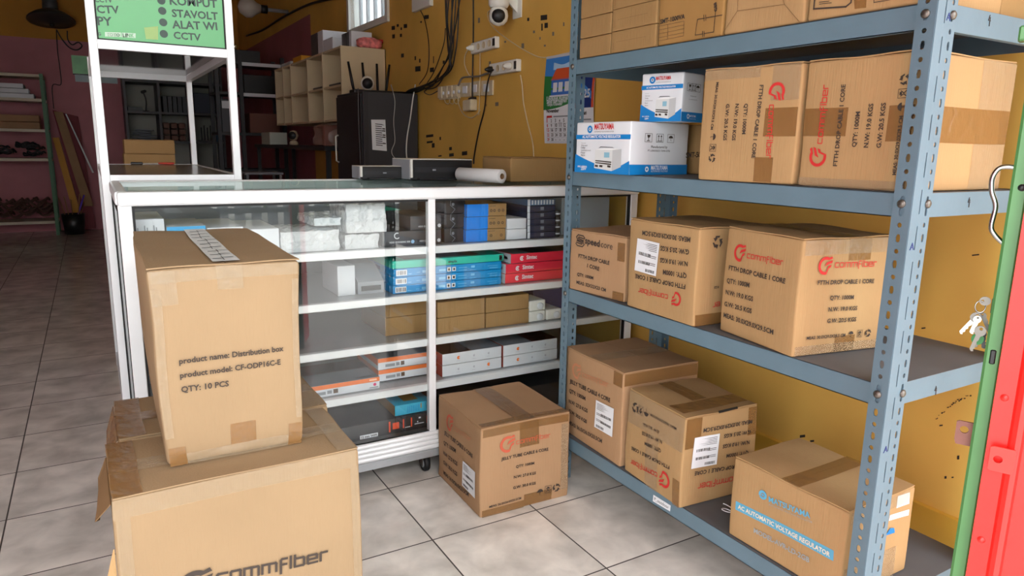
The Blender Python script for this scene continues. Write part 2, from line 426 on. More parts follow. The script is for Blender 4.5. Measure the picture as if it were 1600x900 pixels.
    def patch(s, name, f, uvs, m, thick=None, label=None, writing=None, frac=True):
        """tape or paper stuck on a face: a part of its own with thickness"""
        s.layers = getattr(s, 'layers', 0)+1; thick = (thick or .0008+.00012*s.layers)+(.0018 if f == 'T' and s.flaps else 0)
        mb = MB(); O, u, v, n = s.frame(f)
        W = {'L': s.d, 'R': s.w, 'T': s.w}[f]; H = {'L': s.h, 'R': s.h, 'T': s.d}[f]
        if frac: uvs = [(a*W, b*H) for a, b in uvs]
        k = 10; A, B, C, D = [Vector((a, b, 0)) for a, b in uvs]
        def at(i, j, e):
            q = (A*(1-i)+B*i)*(1-j)+(D*(1-i)+C*i)*j; return O+u*q.x+v*q.y+n*e
        for i in range(k):
            for j in range(k):
                mb.face([at(i/k, j/k, thick), at((i+1)/k, j/k, thick), at((i+1)/k, (j+1)/k, thick), at(i/k, (j+1)/k, thick)], m)
        bmesh.ops.remove_doubles(mb.bm, verts=mb.bm.verts, dist=1e-6)
        if writing: writing(mb, lambda i, j: at(i, j, thick+.0006))
        mb.keep = True
        o = mb.build(name, s.root, warp=s.warp)
        if label: o['label'] = label
        return o
    def tape(s, f, u0, v0, u1, v1, m=None):
        return s.patch('packing_tape', f, [(u0, v0), (u1, v0), (u1, v1), (u0, v1)], m or TAPE)
    def label_px(s, f, pts):
        def wr(mb, at):
            for i in range(9):
                v = .92-.05*i-(.1 if i > 4 else 0)-(.12 if i > 6 else 0)
                mb.face([at(.08, v), at(.08+random.uniform(.3, .8), v), at(.08+.3, v-.016), at(.08, v-.016)], INK)
            for y in (.52, .26):
                x = .34
                while x < .86:
                    d = random.choice((.012, .02, .03)); mb.face([at(x, y), at(x+d, y), at(x+d, y+.09), at(x, y+.09)], INK); x += d+random.choice((.012, .02))
            x = .1
            while x < .5:
                d = random.choice((.012, .025)); mb.face([at(x, .05), at(x+d, .05), at(x+d, .14), at(x, .14)], INK); x += d+.015
        return s.patch('shipping_label', f, [s.uv(f, p) for p in pts], WHITE, thick=.0034, writing=wr, label='white shipping label with barcodes', frac=False)
    def build(s):
        s.mb.keep = True
        name, label, cat, group = s.info
        if s.single:
            return tag(s.mb.build(name, None, s.c, s.rz, warp=s.warp), label, cat, group)
        s.mb.build('body', s.root, warp=s.warp)
        if s.flaps:
            w, d, h = s.w, s.d, s.h
            ax, gap = s.flaps if isinstance(s.flaps, tuple) else (s.flaps, .5)
            for lo, hi in ((0, gap), (gap, 1)):
                mb = MB(); e = .0012; k = 8
                def F(a, b, z):
                    a = lo+(hi-lo)*a
                    x, y = (a, b) if ax == 'x' else (b, a)
                    lift = .0012*math.sin(a*9+b*7)
                    return Vector((-w/2+.002+(w-.004)*x, -d/2+.002+(d-.004)*y, z+lift))
                for i in range(k):
                    for j in range(k):
                        a0, a1, b0, b1 = i/k, (i+1)/k, j/k, (j+1)/k
                        a0 = max(a0, e/(w if ax == 'x' else d)) if lo else a0; a1 = min(a1, 1-e/(w if ax == 'x' else d)) if not lo else a1
                        mb.face([F(a0, b0, h), F(a1, b0, h), F(a1, b1, h), F(a0, b1, h)] if ax == 'x' else [F(a0, b0, h), F(a0, b1, h), F(a1, b1, h), F(a1, b0, h)], s.m)
                        mb.face([F(a0, b0, h-.0028), F(a0, b1, h-.0028), F(a1, b1, h-.0028), F(a1, b0, h-.0028)], s.m)
                # rims
                for k2 in range(k):
                    for b in (0, 1): mb.face([F(k2/k, b, h), F((k2+1)/k, b, h), F((k2+1)/k, b, h-.0028), F(k2/k, b, h-.0028)], s.m)
                    for a in (0, 1):
                        aa = (e/(w if ax == 'x' else d) if lo and a == 0 else a); aa = (1-e/(w if ax == 'x' else d) if not lo and a == 1 else aa)
                        mb.face([F(aa, k2/k, h), F(aa, (k2+1)/k, h), F(aa, (k2+1)/k, h-.0028), F(aa, k2/k, h-.0028)], s.m)
                bmesh.ops.remove_doubles(mb.bm, verts=mb.bm.verts, dist=1e-6)
                mb.build('top_flap', s.root, warp=s.warp)
        return s.root

def fit(A, B, C, z, h=None, top=None, plane='base', rz=None, w=None, d=None):
    """front, left and right bottom corners (pixels on height z) -> centre, w, d, rz, h"""
    a, b, c = P(*A, 2, z), P(*B, 2, z), P(*C, 2, z)
    ac, ab = c-a, b-a; w, d = w or ac.length, d or ab.length
    t1 = math.atan2(ac.y, ac.x); t2 = math.atan2(ab.y, ab.x)-math.pi/2
    if rz is None: rz = (t1*w+t2*d)/(w+d)
    X = Vector((math.cos(rz), math.sin(rz), 0)); Y = Vector((-X.y, X.x, 0))
    if h is None: h = z_over(a, top)-z
    ctr = a+X*w/2+Y*d/2; ctr.z = z if plane == 'base' else z-h
    return ctr, w, d, rz, h

def wpx(px, py, f):      # point on the yellow wall
    return P(px, py, 0, 2.06)

# ================================================================ the setting
WX, BY, LX, CZ = 2.06, 11.6, -2.6, 3.6
def struct(mb, name, **k):
    o = mb.build(name, **k); o['kind'] = 'structure'; return o

def floor_material():
    m = mat('floor_tile', (232, 222, 212), .16, spec=.45); nt = m.node_tree; N = nt.nodes; L = nt.links; b = N['Principled BSDF']
    geo = N.new('ShaderNodeNewGeometry'); sp = N.new('ShaderNodeSeparateXYZ'); L.new(geo.outputs['Position'], sp.inputs[0])
    def edge(out, off):
        a = N.new('ShaderNodeMath'); a.operation = 'SUBTRACT'; L.new(out, a.inputs[0]); a.inputs[1].default_value = off
        d = N.new('ShaderNodeMath'); d.operation = 'DIVIDE'; L.new(a.outputs[0], d.inputs[0]); d.inputs[1].default_value = .4
        r = N.new('ShaderNodeMath'); r.operation = 'ROUND'; L.new(d.outputs[0], r.inputs[0])
        e = N.new('ShaderNodeMath'); e.operation = 'SUBTRACT'; L.new(d.outputs[0], e.inputs[0]); L.new(r.outputs[0], e.inputs[1])
        ab = N.new('ShaderNodeMath'); ab.operation = 'ABSOLUTE'; L.new(e.outputs[0], ab.inputs[0])
        fl = N.new('ShaderNodeMath'); fl.operation = 'FLOOR'; L.new(d.outputs[0], fl.inputs[0])
        return ab.outputs[0], fl.outputs[0]
    ex, fx = edge(sp.outputs['X'], .854); ey, fy = edge(sp.outputs['Y'], 1.915)
    mn = N.new('ShaderNodeMath'); mn.operation = 'MINIMUM'; L.new(ex, mn.inputs[0]); L.new(ey, mn.inputs[1])
    lt = N.new('ShaderNodeMath'); lt.operation = 'LESS_THAN'; L.new(mn.outputs[0], lt.inputs[0]); lt.inputs[1].default_value = .0062
    cb = N.new('ShaderNodeCombineXYZ'); L.new(fx, cb.inputs[0]); L.new(fy, cb.inputs[1])
    wn = N.new('ShaderNodeTexWhiteNoise'); L.new(cb.outputs[0], wn.inputs['Vector'])
    ad = N.new('ShaderNodeVectorMath'); ad.operation = 'MULTIPLY_ADD'; L.new(wn.outputs['Color'], ad.inputs[0]); ad.inputs[1].default_value = (9, 9, 9); L.new(geo.outputs['Position'], ad.inputs[2])
    n = N.new('ShaderNodeTexNoise'); n.inputs['Scale'].default_value = 7; n.inputs['Detail'].default_value = 9; n.inputs['Distortion'].default_value = .3; L.new(ad.outputs[0], n.inputs['Vector'])
    cr = N.new('ShaderNodeValToRGB'); cr.color_ramp.elements[0].position = .3; cr.color_ramp.elements[0].color = (*lin((196, 190, 182)), 1)
    cr.color_ramp.elements[1].position = .7; cr.color_ramp.elements[1].color = (*lin((246, 239, 230)), 1); L.new(n.outputs['Fac'], cr.inputs[0])
    mx = N.new('ShaderNodeMix'); mx.data_type = 'RGBA'; L.new(lt.outputs[0], mx.inputs['Factor']); L.new(cr.outputs[0], mx.inputs['A']); mx.inputs['B'].default_value = (*lin((70, 64, 60)), 1)
    L.new(mx.outputs['Result'], b.inputs['Base Color'])
    mr = N.new('ShaderNodeMapRange'); L.new(lt.outputs[0], mr.inputs['Value']); mr.inputs['To Min'].default_value = .13; mr.inputs['To Max'].default_value = .8; L.new(mr.outputs[0], b.inputs['Roughness'])
    return m
FLOORM = floor_material()

def wall_material(name, yellow, pink, mode):
    """yellow paint with grime; below the band line the paint is pink on the back wall and the far stretch of the side wall"""
    m = mat(name, yellow, .6, spec=.3); nt = m.node_tree; N = nt.nodes; L = nt.links; b = N['Principled BSDF']
    geo = N.new('ShaderNodeNewGeometry'); sp = N.new('ShaderNodeSeparateXYZ'); L.new(geo.outputs['Position'], sp.inputs[0])
    a = N.new('ShaderNodeMath'); a.operation = 'LESS_THAN'; L.new(sp.outputs['Z'], a.inputs[0]); a.inputs[1].default_value = 2.55
    fac = a.outputs[0]
    if mode == 'side':
        c = N.new('ShaderNodeMath'); c.operation = 'GREATER_THAN'; L.new(sp.outputs['Y'], c.inputs[0]); c.inputs[1].default_value = 7.6
        d = N.new('ShaderNodeMath'); d.operation = 'MULTIPLY'; L.new(a.outputs[0], d.inputs[0]); L.new(c.outputs[0], d.inputs[1]); fac = d.outputs[0]
    mx = N.new('ShaderNodeMix'); mx.data_type = 'RGBA'; L.new(fac, mx.inputs['Factor']); mx.inputs['A'].default_value = (*lin(yellow), 1); mx.inputs['B'].default_value = (*lin(pink), 1)
    n = N.new('ShaderNodeTexNoise'); n.inputs['Scale'].default_value = 2.2; n.inputs['Detail'].default_value = 7; L.new(geo.outputs['Position'], n.inputs['Vector'])
    mr = N.new('ShaderNodeMapRange'); mr.inputs['From Min'].default_value = .3; mr.inputs['From Max'].default_value = .7; mr.inputs['To Min'].default_value = .86; mr.inputs['To Max'].default_value = 1.08; L.new(n.outputs['Fac'], mr.inputs['Value'])
    mu = N.new('ShaderNodeMix'); mu.data_type = 'RGBA'; mu.blend_type = 'MULTIPLY'; mu.inputs['Factor'].default_value = 1; L.new(mx.outputs['Result'], mu.inputs['A']); L.new(mr.outputs[0], mu.inputs['B'])
    # chipped spots
    v = N.new('ShaderNodeTexNoise'); v.inputs['Scale'].default_value = 17; v.inputs['Detail'].default_value = 2; L.new(geo.outputs['Position'], v.inputs['Vector'])
    gt = N.new('ShaderNodeMath'); gt.operation = 'GREATER_THAN'; L.new(v.outputs['Fac'], gt.inputs[0]); gt.inputs[1].default_value = .79
    m3 = N.new('ShaderNodeMix'); m3.data_type = 'RGBA'; L.new(gt.outputs[0], m3.inputs['Factor']); L.new(mu.outputs['Result'], m3.inputs['A']); m3.inputs['B'].default_value = (*lin((120, 100, 62)), 1)
    L.new(m3.outputs['Result'], b.inputs['Base Color'])
    return m
YEL = (220, 174, 86)
WSIDE = wall_material('yellow_side_wall', YEL, (160, 98, 108), 'side')
WBACK = wall_material('two_tone_back_wall', (190, 130, 40), (188, 122, 130), 'back')
CEILM = mat('brown_ceiling', (110, 92, 74), .8)
CONC = mat('outdoor_concrete', (222, 219, 212), .8, var=.12, vscale=2)

struct(MB().box((LX-.1, .35, -.1), (WX+.1, BY+.1, 0), FLOORM), 'floor')
struct(MB().box((-14, -22, -.14), (16, .35, -.02), CONC), 'ground')
struct(MB().box((LX-.1, .35, CZ), (WX+.1, BY+.1, CZ+.1), CEILM), 'ceiling')
# side wall, with the opening of the high window
mb = MB(); y0, y1, zb, zt = 5.42, 6.30, 2.23, 2.82
for lo, hi in (((WX, .35, 0), (WX+.1, y0, CZ)), ((WX, y1, 0), (WX+.1, BY, CZ)), ((WX, y0, 0), (WX+.1, y1, zb)), ((WX, y0, zt), (WX+.1, y1, CZ))): mb.box(lo, hi, WSIDE)
# soot and tape residue left on the paint
RES = mat('tape_residue', (36, 30, 26), .8); SCUFF = mat('grey_scuff', (122, 112, 96), .8)
def wmark(x0, y0_, x1, y1_, m=RES):
    mb.prism([wpx(x0, y0_, 0), wpx(x1, y0_-(x1-x0)*.12, 0), wpx(x1, y1_-(x1-x0)*.12, 0), wpx(x0, y1_, 0)], (-1, 0, 0), .001, m)
for a in ((612, 41, 617, 47), (631, 38, 636, 44), (613, 54, 617, 60), (625, 53, 628, 58), (627, 84, 631, 90), (649, 104, 657, 112), (648, 88, 650, 94), (655, 92, 657, 98),
          (663, 24, 670, 30), (677, 88, 678, 99), (672, 106, 678, 113), (657, 33, 659, 36), (845, 24, 855, 32), (846, 37, 848, 48), (851, 36, 856, 44), (824, 28, 827, 33),
          (666, 211, 677, 215), (667, 221, 676, 224), (675, 224, 679, 231), (687, 214, 689, 219), (702, 230, 706, 235), (702, 240, 709, 245), (722, 237, 730, 243), (685, 243, 690, 245), (692, 95, 695, 100), (626, 43, 628, 47), (620, 38, 623, 42)):
    wmark(*a)
for a in ((747, 28, 750, 36), (764, 96, 767, 104), (815, 68, 819, 76), (833, 48, 836, 52), (843, 58, 845, 62), (774, 160, 779, 166), (788, 64, 791, 67), (850, 70, 853, 73), (880, 35, 882, 41), (863, 50, 866, 56)):
    wmark(*a, m=SCUFF)
for k in range(26):     # the long crack under the third shelf
    t = k/25; x = 1462+t*56; y = 655-math.sin(t*1.6)*36+random.uniform(-2, 2)
    if random.random() < .8: wmark(x, y, x+random.uniform(1, 3), y+random.uniform(.8, 2.2))
for a in ((1496, 712, 1499, 718), (1476, 744, 1479, 748), (1487, 745, 1490, 747), (1468, 664, 1473, 666), (1440, 512, 1446, 514), (1519, 398, 1530, 400), (1392, 690, 1396, 697), (1250, 680, 1258, 684), (1266, 688, 1272, 691)): wmark(*a)
struct(mb, 'wall_right')
struct(MB().box((LX-.1, BY, 0), (WX+.1, BY+.1, CZ), WBACK), 'wall_back')
struct(MB().box((LX-.1, .35, 0), (LX, BY, CZ), WBACK), 'wall_left')
struct(MB().box((LX-.1, -.55, 2.80), (WX+.4, .30, 2.90), mat('light_blocker_board', (150, 142, 130), .8)), 'added_light_blocker')  # unseen overhang, added to cut the sky light falling on upward faces
struct(MB().box((LX-.1, .30, 2.75), (WX+.1, .45, CZ+.1), WSIDE), 'wall_front')
# a moulded cove of old paint along the foot of the side wall
struct(MB().box((WX-.018, .5, 0), (WX, BY, .235), mat('ochre_skirting', (196, 150, 52), .5)), 'baseboard_right')

# high window
wf = MB(); t = .05
for lo, hi in (((WX-.02, y0-t, zb-t), (WX+.08, y1+t, zb)), ((WX-.02, y0-t, zt), (WX+.08, y1+t, zt+t)), ((WX-.02, y0-t, zb), (WX+.08, y0, zt)), ((WX-.02, y1, zb), (WX+.08, y1+t, zt))): wf.box(lo, hi, WHITEPL)
wroot = obj('window_1', None); wroot['kind'] = 'structure'; wroot.location = (0, 0, 0)
wf.build('frame', wroot)
mb = MB()
for k in range(1, 5): mb.box((WX+.02, y0+(y1-y0)*k/5-.006, zb), (WX+.05, y0+(y1-y0)*k/5+.006, zt), ALUG)
mb.box((WX+.0, y0, zb+.27), (WX+.05, y1, zb+.295), DGREY)
mb.build('glazing_bar', wroot)
MB().box((WX+.03, y0, zb), (WX+.036, y1, zt), film_mat('frosted_pane', (205, 222, 226), .45, .4, .8, 18)).build('pane', wroot)

# the street side, seen only in the reflections: a paling fence with planting behind it
mb = MB()
for i in range(75): mb.box((-9+.24*i, -6.52, 0), (-9+.24*i+.15, -6.5, 1.35), mat('pale_paling', (150, 154, 158), .6))
mb.box((-9, -6.5, .2), (9, -6.46, .28), DGREY); mb.box((-9, -6.5, 1.1), (9, -6.46, 1.18), DGREY)
struct(mb, 'street_fence')
mb = MB(); LEAF = mat('leaf_green', (66, 104, 44), .6, var=.3, vscale=9)
for k in range(420):
    c = Vector((random.uniform(-9, 9), random.uniform(-8.6, -7.0), random.uniform(.2, 3.0))); n = Vector((random.uniform(-1, 1), random.uniform(-1, 1), random.uniform(-1, 1))).normalized()
    a = n.orthogonal()*random.uniform(.15, .35); b = n.cross(a)
    mb.face([c-a, c-b*.5, c+a, c+b*.5], LEAF)
o = mb.build('hedge'); o['kind'] = 'structure'

# ================================================================ slotted-angle rack
XF, XB, YR, YL = 1.44, 1.94, .828, 2.066
ZS = (.207, .765, 1.180, 1.552)
def slotted(mb, corner, du, dv, z1, wu, wv, m):
    """L-shaped post: flanges along du (width wu) and dv (width wv), each pierced by rows of holes"""
    corner, du, dv = Vector(corner), Vector(du), Vector(dv)
    bm = mb.bm; idx = mb.mi(m); T = .0022
    def flange(d, n, width, cols):
        # cols: (u centre, half width, half height fn(k), pitch)
        us = [0]+[x for c in cols for x in (c[0]-c[3], c[0]+c[3])]+[width]
        for i, (a, b) in enumerate(zip(us, us[1:])):
            if b-a < 1e-6: continue
            col = next((c for c in cols if abs(c[0]-(a+b)/2) < 1e-6), None)
            if col is None:
                mb.face([corner+d*a, corner+d*b, corner+d*b+Vector((0, 0, z1)), corner+d*a+Vector((0, 0, z1))], m); continue
            z = 0; k = 0; pitch = col[4]; nseg = int(z1/pitch)
            for k in range(nseg+1):
                za = k*pitch; zb_ = min(z1, za+pitch)
                if zb_-za < pitch*.99:
                    mb.face([corner+d*a+Vector((0, 0, za)), corner+d*b+Vector((0, 0, za)), corner+d*b+Vector((0, 0, zb_)), corner+d*a+Vector((0, 0, zb_))], m); continue
                zc = za+pitch/2; hw, hh = col[1], col[2](k)
                outer = [(a, za), (col[0], za), (b, za), (b, zc), (b, zb_), (col[0], zb_), (a, zb_), (a, zc)]
                inner = []
                for j in range(8):
                    t = math.radians(225+45*j); cx, sy = math.cos(t), math.sin(t)
                    if hh > hw: inner.append((col[0]+hw*(1 if cx > .1 else -1 if cx < -.1 else 0)*(.72 if abs(sy) > .1 and abs(cx) > .1 else 1), zc+(hh-hw)*(1 if sy > .1 else -1 if sy < -.1 else 0)+hw*sy*(1 if abs(cx) > .1 else 1)))
                    else: inner.append((col[0]+hw*cx, zc+hh*sy))
                for j in range(8):
                    q = (outer[j], outer[(j+1) % 8], inner[(j+1) % 8], inner[j])
                    mb.face([corner+d*u+Vector((0, 0, v)) for u, v in q], m)
                for j in range(8):  # wall of the hole
                    (u0, v0), (u1, v1) = inner[j], inner[(j+1) % 8]
                    p, q = corner+d*u0+Vector((0, 0, v0)), corner+d*u1+Vector((0, 0, v1))
                    mb.face([p, q, q+n*T, p+n*T], m)
        # edge and back skin
    round_oval = lambda k: .0095 if k % 2 else .006
    flange(du, dv, wu, [(wu*.52, .006, round_oval, .0085, .0275)])
    flange(dv, du, wv, [(wv*.42, .0028, lambda k: .026, .005, .075), (wv*.78, .005, round_oval, .0075, .0275)])
rack = thing('storage_rack', 'tall blue-grey slotted-angle steel rack with four shelves along the yellow wall', 'rack', ((XF+XB)/2, (YR+YL)/2, 0))
ro = rack.location.copy()
for cx, cy, du, dv in ((XF, YR, (0, 1, 0), (1, 0, 0)), (XF, YL, (0, -1, 0), (1, 0, 0)), (XB, YR, (0, 1, 0), (-1, 0, 0)), (XB, YL, (0, -1, 0), (-1, 0, 0))):
    mb = MB(ro); slotted(mb, (cx, cy, 0), du, dv, 2.05, .040, .068, RACKP)
    bmesh.ops.remove_doubles(mb.bm, verts=mb.bm.verts, dist=1e-5)
    if (cx, cy) == (XF, YR):
        for px, py, st in ((1478, 32, 'A'), (1421, 391, 'A'), (1380, 708, 'A')):
            a = P(px, py, 1, YR-.0008); vs, fs, wd = glyphs(st); k = .022
            vv = [mb.bm.verts.new(a+Vector((x*k, 0, y*k))-ro) for x, y in vs]
            for q in fs:
                f = mb.bm.faces.new([vv[i] for i in q]); f.material_index = mb.mi(DBLUE)
    mb.keep = True
    o = mb.build('post', rack)
    sm = o.modifiers.new('thickness', 'SOLIDIFY'); sm.thickness = .0018; sm.offset = -1 if False else 0
for i, z in enumerate(ZS):
    h = .051; mb = MB(ro); a, b, c, d = XF+.0035, XB-.0035, YR+.0035, YL-.0035
    mb.box((a, c, z-.002), (b, d, z), DECK)
    for lo, hi in (((a, c, z-h), (a+.002, d, z-.0005)), ((b-.002, c, z-h), (b, d, z-.0005)), ((a, c, z-h), (b, c+.002, z-.0005)), ((a, d-.002, z-h), (b, d, z-.0005)), ((a, c, z-h), (a+.014, d, z-h+.002)), ((a, c, z-h), (b, c+.014, z-h+.002))):
        mb.box(lo, hi, RACKP)
    if i:
        px = ((1462, 611), (1514, 317), (1546, 33))[i-1]; q = P(*px, 1, c-.001)
        mb.tube([q+Vector((0, 0, .012)), q+Vector((-.004, 0, .001)), q+Vector((.005, 0, .001))], .0008, INK, n=4, smooth=False); mb.tube([q+Vector((.002, 0, .008)), q+Vector((.002, 0, -.010))], .0008, INK, n=4, smooth=False)
    else:
        A, B, C_, D = [P(*p, 0, a-.0008) for p in ((1021, 773), (1048, 790), (1047, 799), (1020, 783))]
        mb.prism([A, B, C_, D], (-1, 0, 0), .0003, WHITE)
        u = (B-A).normalized(); v = Vector((0, 0, 1)); hgt_ = (A-D).length
        base = D+u*.008+v*hgt_*.35
        vs, fs, wd = glyphs('P_outdoor'); k = ((B-A).length-.014)/wd
        vv = [mb.bm.verts.new(base+u*x*k+v*y*k-ro+Vector((-.0016, 0, 0))) for x, y in vs]
        for q in fs:
            f = mb.bm.faces.new([vv[j] for j in q]); f.material_index = mb.mi(INK)
    mb.keep = True
    sh = mb.build('shelf', rack)
    for cx, sx in ((XF, -1), (XB, 1)):
        for cy, sy in ((YR, 1), (YL, -1)):
            MB(ro).lathe([(.0001, .006), (.005, .006), (.009, .003), (.009, 0)], (cx+sx*.001, cy+sy*.021, z-.022), (sx, 0, 0), STEEL, 10).build('bolt', rack)
            MB(ro).lathe([(.0001, .006), (.005, .006), (.009, .003), (.009, 0)], (cx-sx*.054, cy-sy*.001, z-.022), (0, -sy, 0), STEEL, 10).build('bolt', rack)

# ================================================================ cartons on the rack
E = .0012
def carton(name, label, A, B, C, z, m=CARD, top=None, h=None, plane='base', group='cable cartons on the rack', flaps='x', cat='carton', **k):
    c, w, d, rz, h = fit(A, B, C, z, h, top, plane, k.pop('rz', None), k.pop('w', None), k.pop('d', None))
    return Box(name, label, cat, c, w, d, h, rz, m, group, flaps=flaps, **k)
def cable_text(b, f, rows, ink=INK, hs=1.0):
    for st, p, q in rows: b.text(f, st, p, q, ink, hs=hs)

# third shelf from the top
z = ZS[1]+E
b = carton('carton', 'cardboard box with black S emblem beside the rack post on the third shelf', (975, 473), (887, 451), (986, 470), z, top=371, m=CARD_PINK, rz=.10, w=.27)
b.shape('L', ([(x*2-1, y*2-1) for x, y in SLOGO[0]], SLOGO[1]), (907.5, 376), .021, INK, ab=((903, 377), (913, 379.5)))
b.text('L', 'speed', (914.5, 380), (937.5, 386)).text('L', 'core', (939.5, 386.3), (958, 390.5), bold=False)
cable_text(b, 'L', (('FTTH DROP CABLE', (905, 402), (953, 414)), ('1 CORE', (918.5, 417.3), (937, 423.2)), ('QTY: 1000M', (903.2, 430.6), (928, 437)), ('MEAS: 32X32X23 CM', (902, 443), (947, 456))))
b.tape('L', .86, .62, .985, .90); b.tape('L', .80, .01, .985, .14); b.build()

b = carton('carton', 'cardboard box with upside-down red lettering and white label on the third shelf', (1083, 511), (979, 477), (1135, 503), z, top=357, m=CARD, rz=-.03, w=.29)
b.text('L', 'MEAS: 30.0X29.0X29.5CM', (1080, 371.3), (1005, 360.3))
cable_text(b, 'L', (('G.W: 20.5 KGS', (1078.2, 390.5), (1033, 384)), ('N.W: 19.0 KGS', (1076.4, 409), (1032.5, 402.5)), ('QTY: 1000M', (1075, 427.5), (1037.3, 420.8)), ('FTTH DROP CABLE 1 CORE', (1073, 444.5), (993.4, 427.5))))
b.text('L', 'commfiber', (1044.5, 460), (998.5, 449.5), RED, tech_=True).shape('L', MARK, (1058, 466.5), .021, RED, ab=((1070, 469), (1040, 461)))
b.shape('R', RECYCLE, (1120, 378), .018, INK, dr=(-1, 0)).text('R', 'KGS', (1123, 446), (1116, 447)).text('R', 'er', (1124, 471), (1114, 473), RED, tech_=True)
b.label_px('L', ((1026, 431), (992.6, 421.6), (997.7, 372), (1032, 380)))
b.tape('R', .02, .0, .5, .12); b.build()

b = carton('carton', 'cardboard box with red emblem lettering on two faces near the rack front post', (1237, 559), (1118, 516), (1385, 545), z, top=373)
b.text('L', 'commfiber', (1168.4, 402.4), (1223.6, 414), RED, tech_=True).shape('L', MARK, (1157, 395), .0235, RED, ab=((1140, 421), (1228, 442)))
cable_text(b, 'L', (('FTTH DROP CABLE 1 CORE', (1140, 421), (1228.4, 443)), ('QTY: 1000M', (1137.5, 441), (1173, 449)), ('N.W: 19.0 KGS', (1136, 459), (1179, 470.5)), ('G.W: 20.5 KGS', (1134, 477.4), (1177, 489.4)), ('MEAS: 30.0X29.0X29.5CM', (1132.4, 495), (1210.4, 522.4))))
b.text('R', 'commfiber', (1304, 417.4), (1367.6, 415.6), RED, tech_=True).shape('R', MARK, (1289, 415), .0225, RED, ab=((1276, 445), (1364, 442)))
cable_text(b, 'R', (('FTTH DROP CABLE 1 CORE', (1276.4, 445), (1364, 442)), ('QTY: 1000M', (1295, 468.4), (1331.6, 467.2)), ('N.W: 19.0 KGS', (1292.6, 486.4), (1337, 484)), ('G.W: 20.5 KGS', (1290.5, 504.4), (1335.5, 501.4)), ('MEAS: 30.0X29.0X29.5 CM', (1259, 530.5), (1319, 525))))
ab = ((1276, 445), (1364, 442))
b.shape('R', UMBR, (1328, 521.5), .008, INK, ab=ab).shape('R', HANDI, (1341.5, 520.6), .009, INK, ab=ab).shape('R', RECYCLE, (1354.4, 519.4), .010, INK, ab=ab)
b.tape('R', .50, .80, .74, .995); b.tape('R', .02, .86, .98, .985, TAPE_CLEAR); b.tape('R', .44, .01, .66, .15); b.tape('R', .02, .01, .98, .09, TAPE_CLEAR); b.tape('T', .40, .0, .62, .98); b.build()

# second shelf from the top
z = ZS[2]+E
X_ = Vector((math.cos(.09), math.sin(.09), 0)); Y_ = Vector((-X_.y, X_.x, 0)); A_ = Vector((1.45, 1.130, z))
b = Box('carton', 'tall cardboard box with sideways red lettering reading downwards on the second shelf', 'carton', A_+X_*.145+Y_*.1435, .29, .287, z_over(A_, 95)-z, .09, CARD, 'cable cartons on the rack', flaps='y')
b.text('L', 'commfiber', (1202.5, 163.8), (1198, 247.5), RED, tech_=True).shape('L', MARK, (1213.5, 142.5), .022, RED, ab=((1188, 132), (1176, 247)))
cable_text(b, 'L', (('FTTH DROP CABLE 1 CORE', (1187.5, 132.5), (1175.8, 247.5)), ('QTY: 1000M', (1164.5, 162), (1161.5, 210)), ('N.W: 19.0 KGS', (1151, 162.5), (1146, 220)), ('G.W: 20.5 KGS', (1136.5, 163), (1132.5, 220)), ('MEAS: 30.0X29.0X29.5 CM', (1121, 129), (1112.5, 203))))
ab = ((1187.5, 132.5), (1175.8, 247.5))
b.shape('L', UMBR, (1116.5, 214), .009, INK, ab=ab).shape('L', HANDI, (1115.8, 231), .010, INK, ab=ab).shape('L', RECYCLE, (1114.5, 247), .011, INK, ab=ab)
b.tape('L', .68, .40, .985, .64); b.tape('L', .02, .90, .60, .99, TAPE_CLEAR); b.tape('L', .72, .70, .985, .99, TAPE_CLEAR); b.tape('L', .62, .01, .80, .22); b.build()

c, w, d, rz, h = Vector((1.646, .988, z)), .374, .268, 0.0, .286
b = Box('carton', 'large taped cardboard box with sideways red lettering behind the rack front post', 'carton', c, w, d, h, rz, CARD, 'cable cartons on the rack', flaps='y')
b.text('L', 'commfiber', (1284.3, 224.4), (1295, 132.7), RED, tech_=True).shape('L', MARK, (1278, 245), .0225, RED, ab=((1309, 259), (1322, 131)))
cable_text(b, 'L', (('FTTH DROP CABLE 1 CORE', (1308.5, 259.6), (1321.5, 131.3)), ('QTY: 1000M', (1338, 230), (1344, 174)), ('N.W: 19.0 KGS', (1357, 231), (1365, 161.3)), ('G.W: 20.5 KGS', (1377.5, 231.7), (1385, 160)), ('MEAS: 30.0X29.0X29.5 CM', (1401.5, 274), (1412, 181))))
ab = ((1309, 259.6), (1322, 131.3))
b.shape('L', UMBR, (1409.7, 167), .009, INK, ab=ab).shape('L', HANDI, (1412, 146), .010, INK, ab=ab).shape('L', RECYCLE, (1415, 124), .011, INK, ab=ab)
b.tape('L', .01, .40, .42, .62); b.tape('L', .78, .36, .985, .62); b.tape('R', .01, .36, .985, .62); b.tape('R', .62, .01, .985, .36, TAPE_CLEAR); b.tape('R', .62, .62, .985, .985, TAPE_CLEAR); b.tape('L', .01, .0, .985, .07, TAPE_CLEAR); b.build()

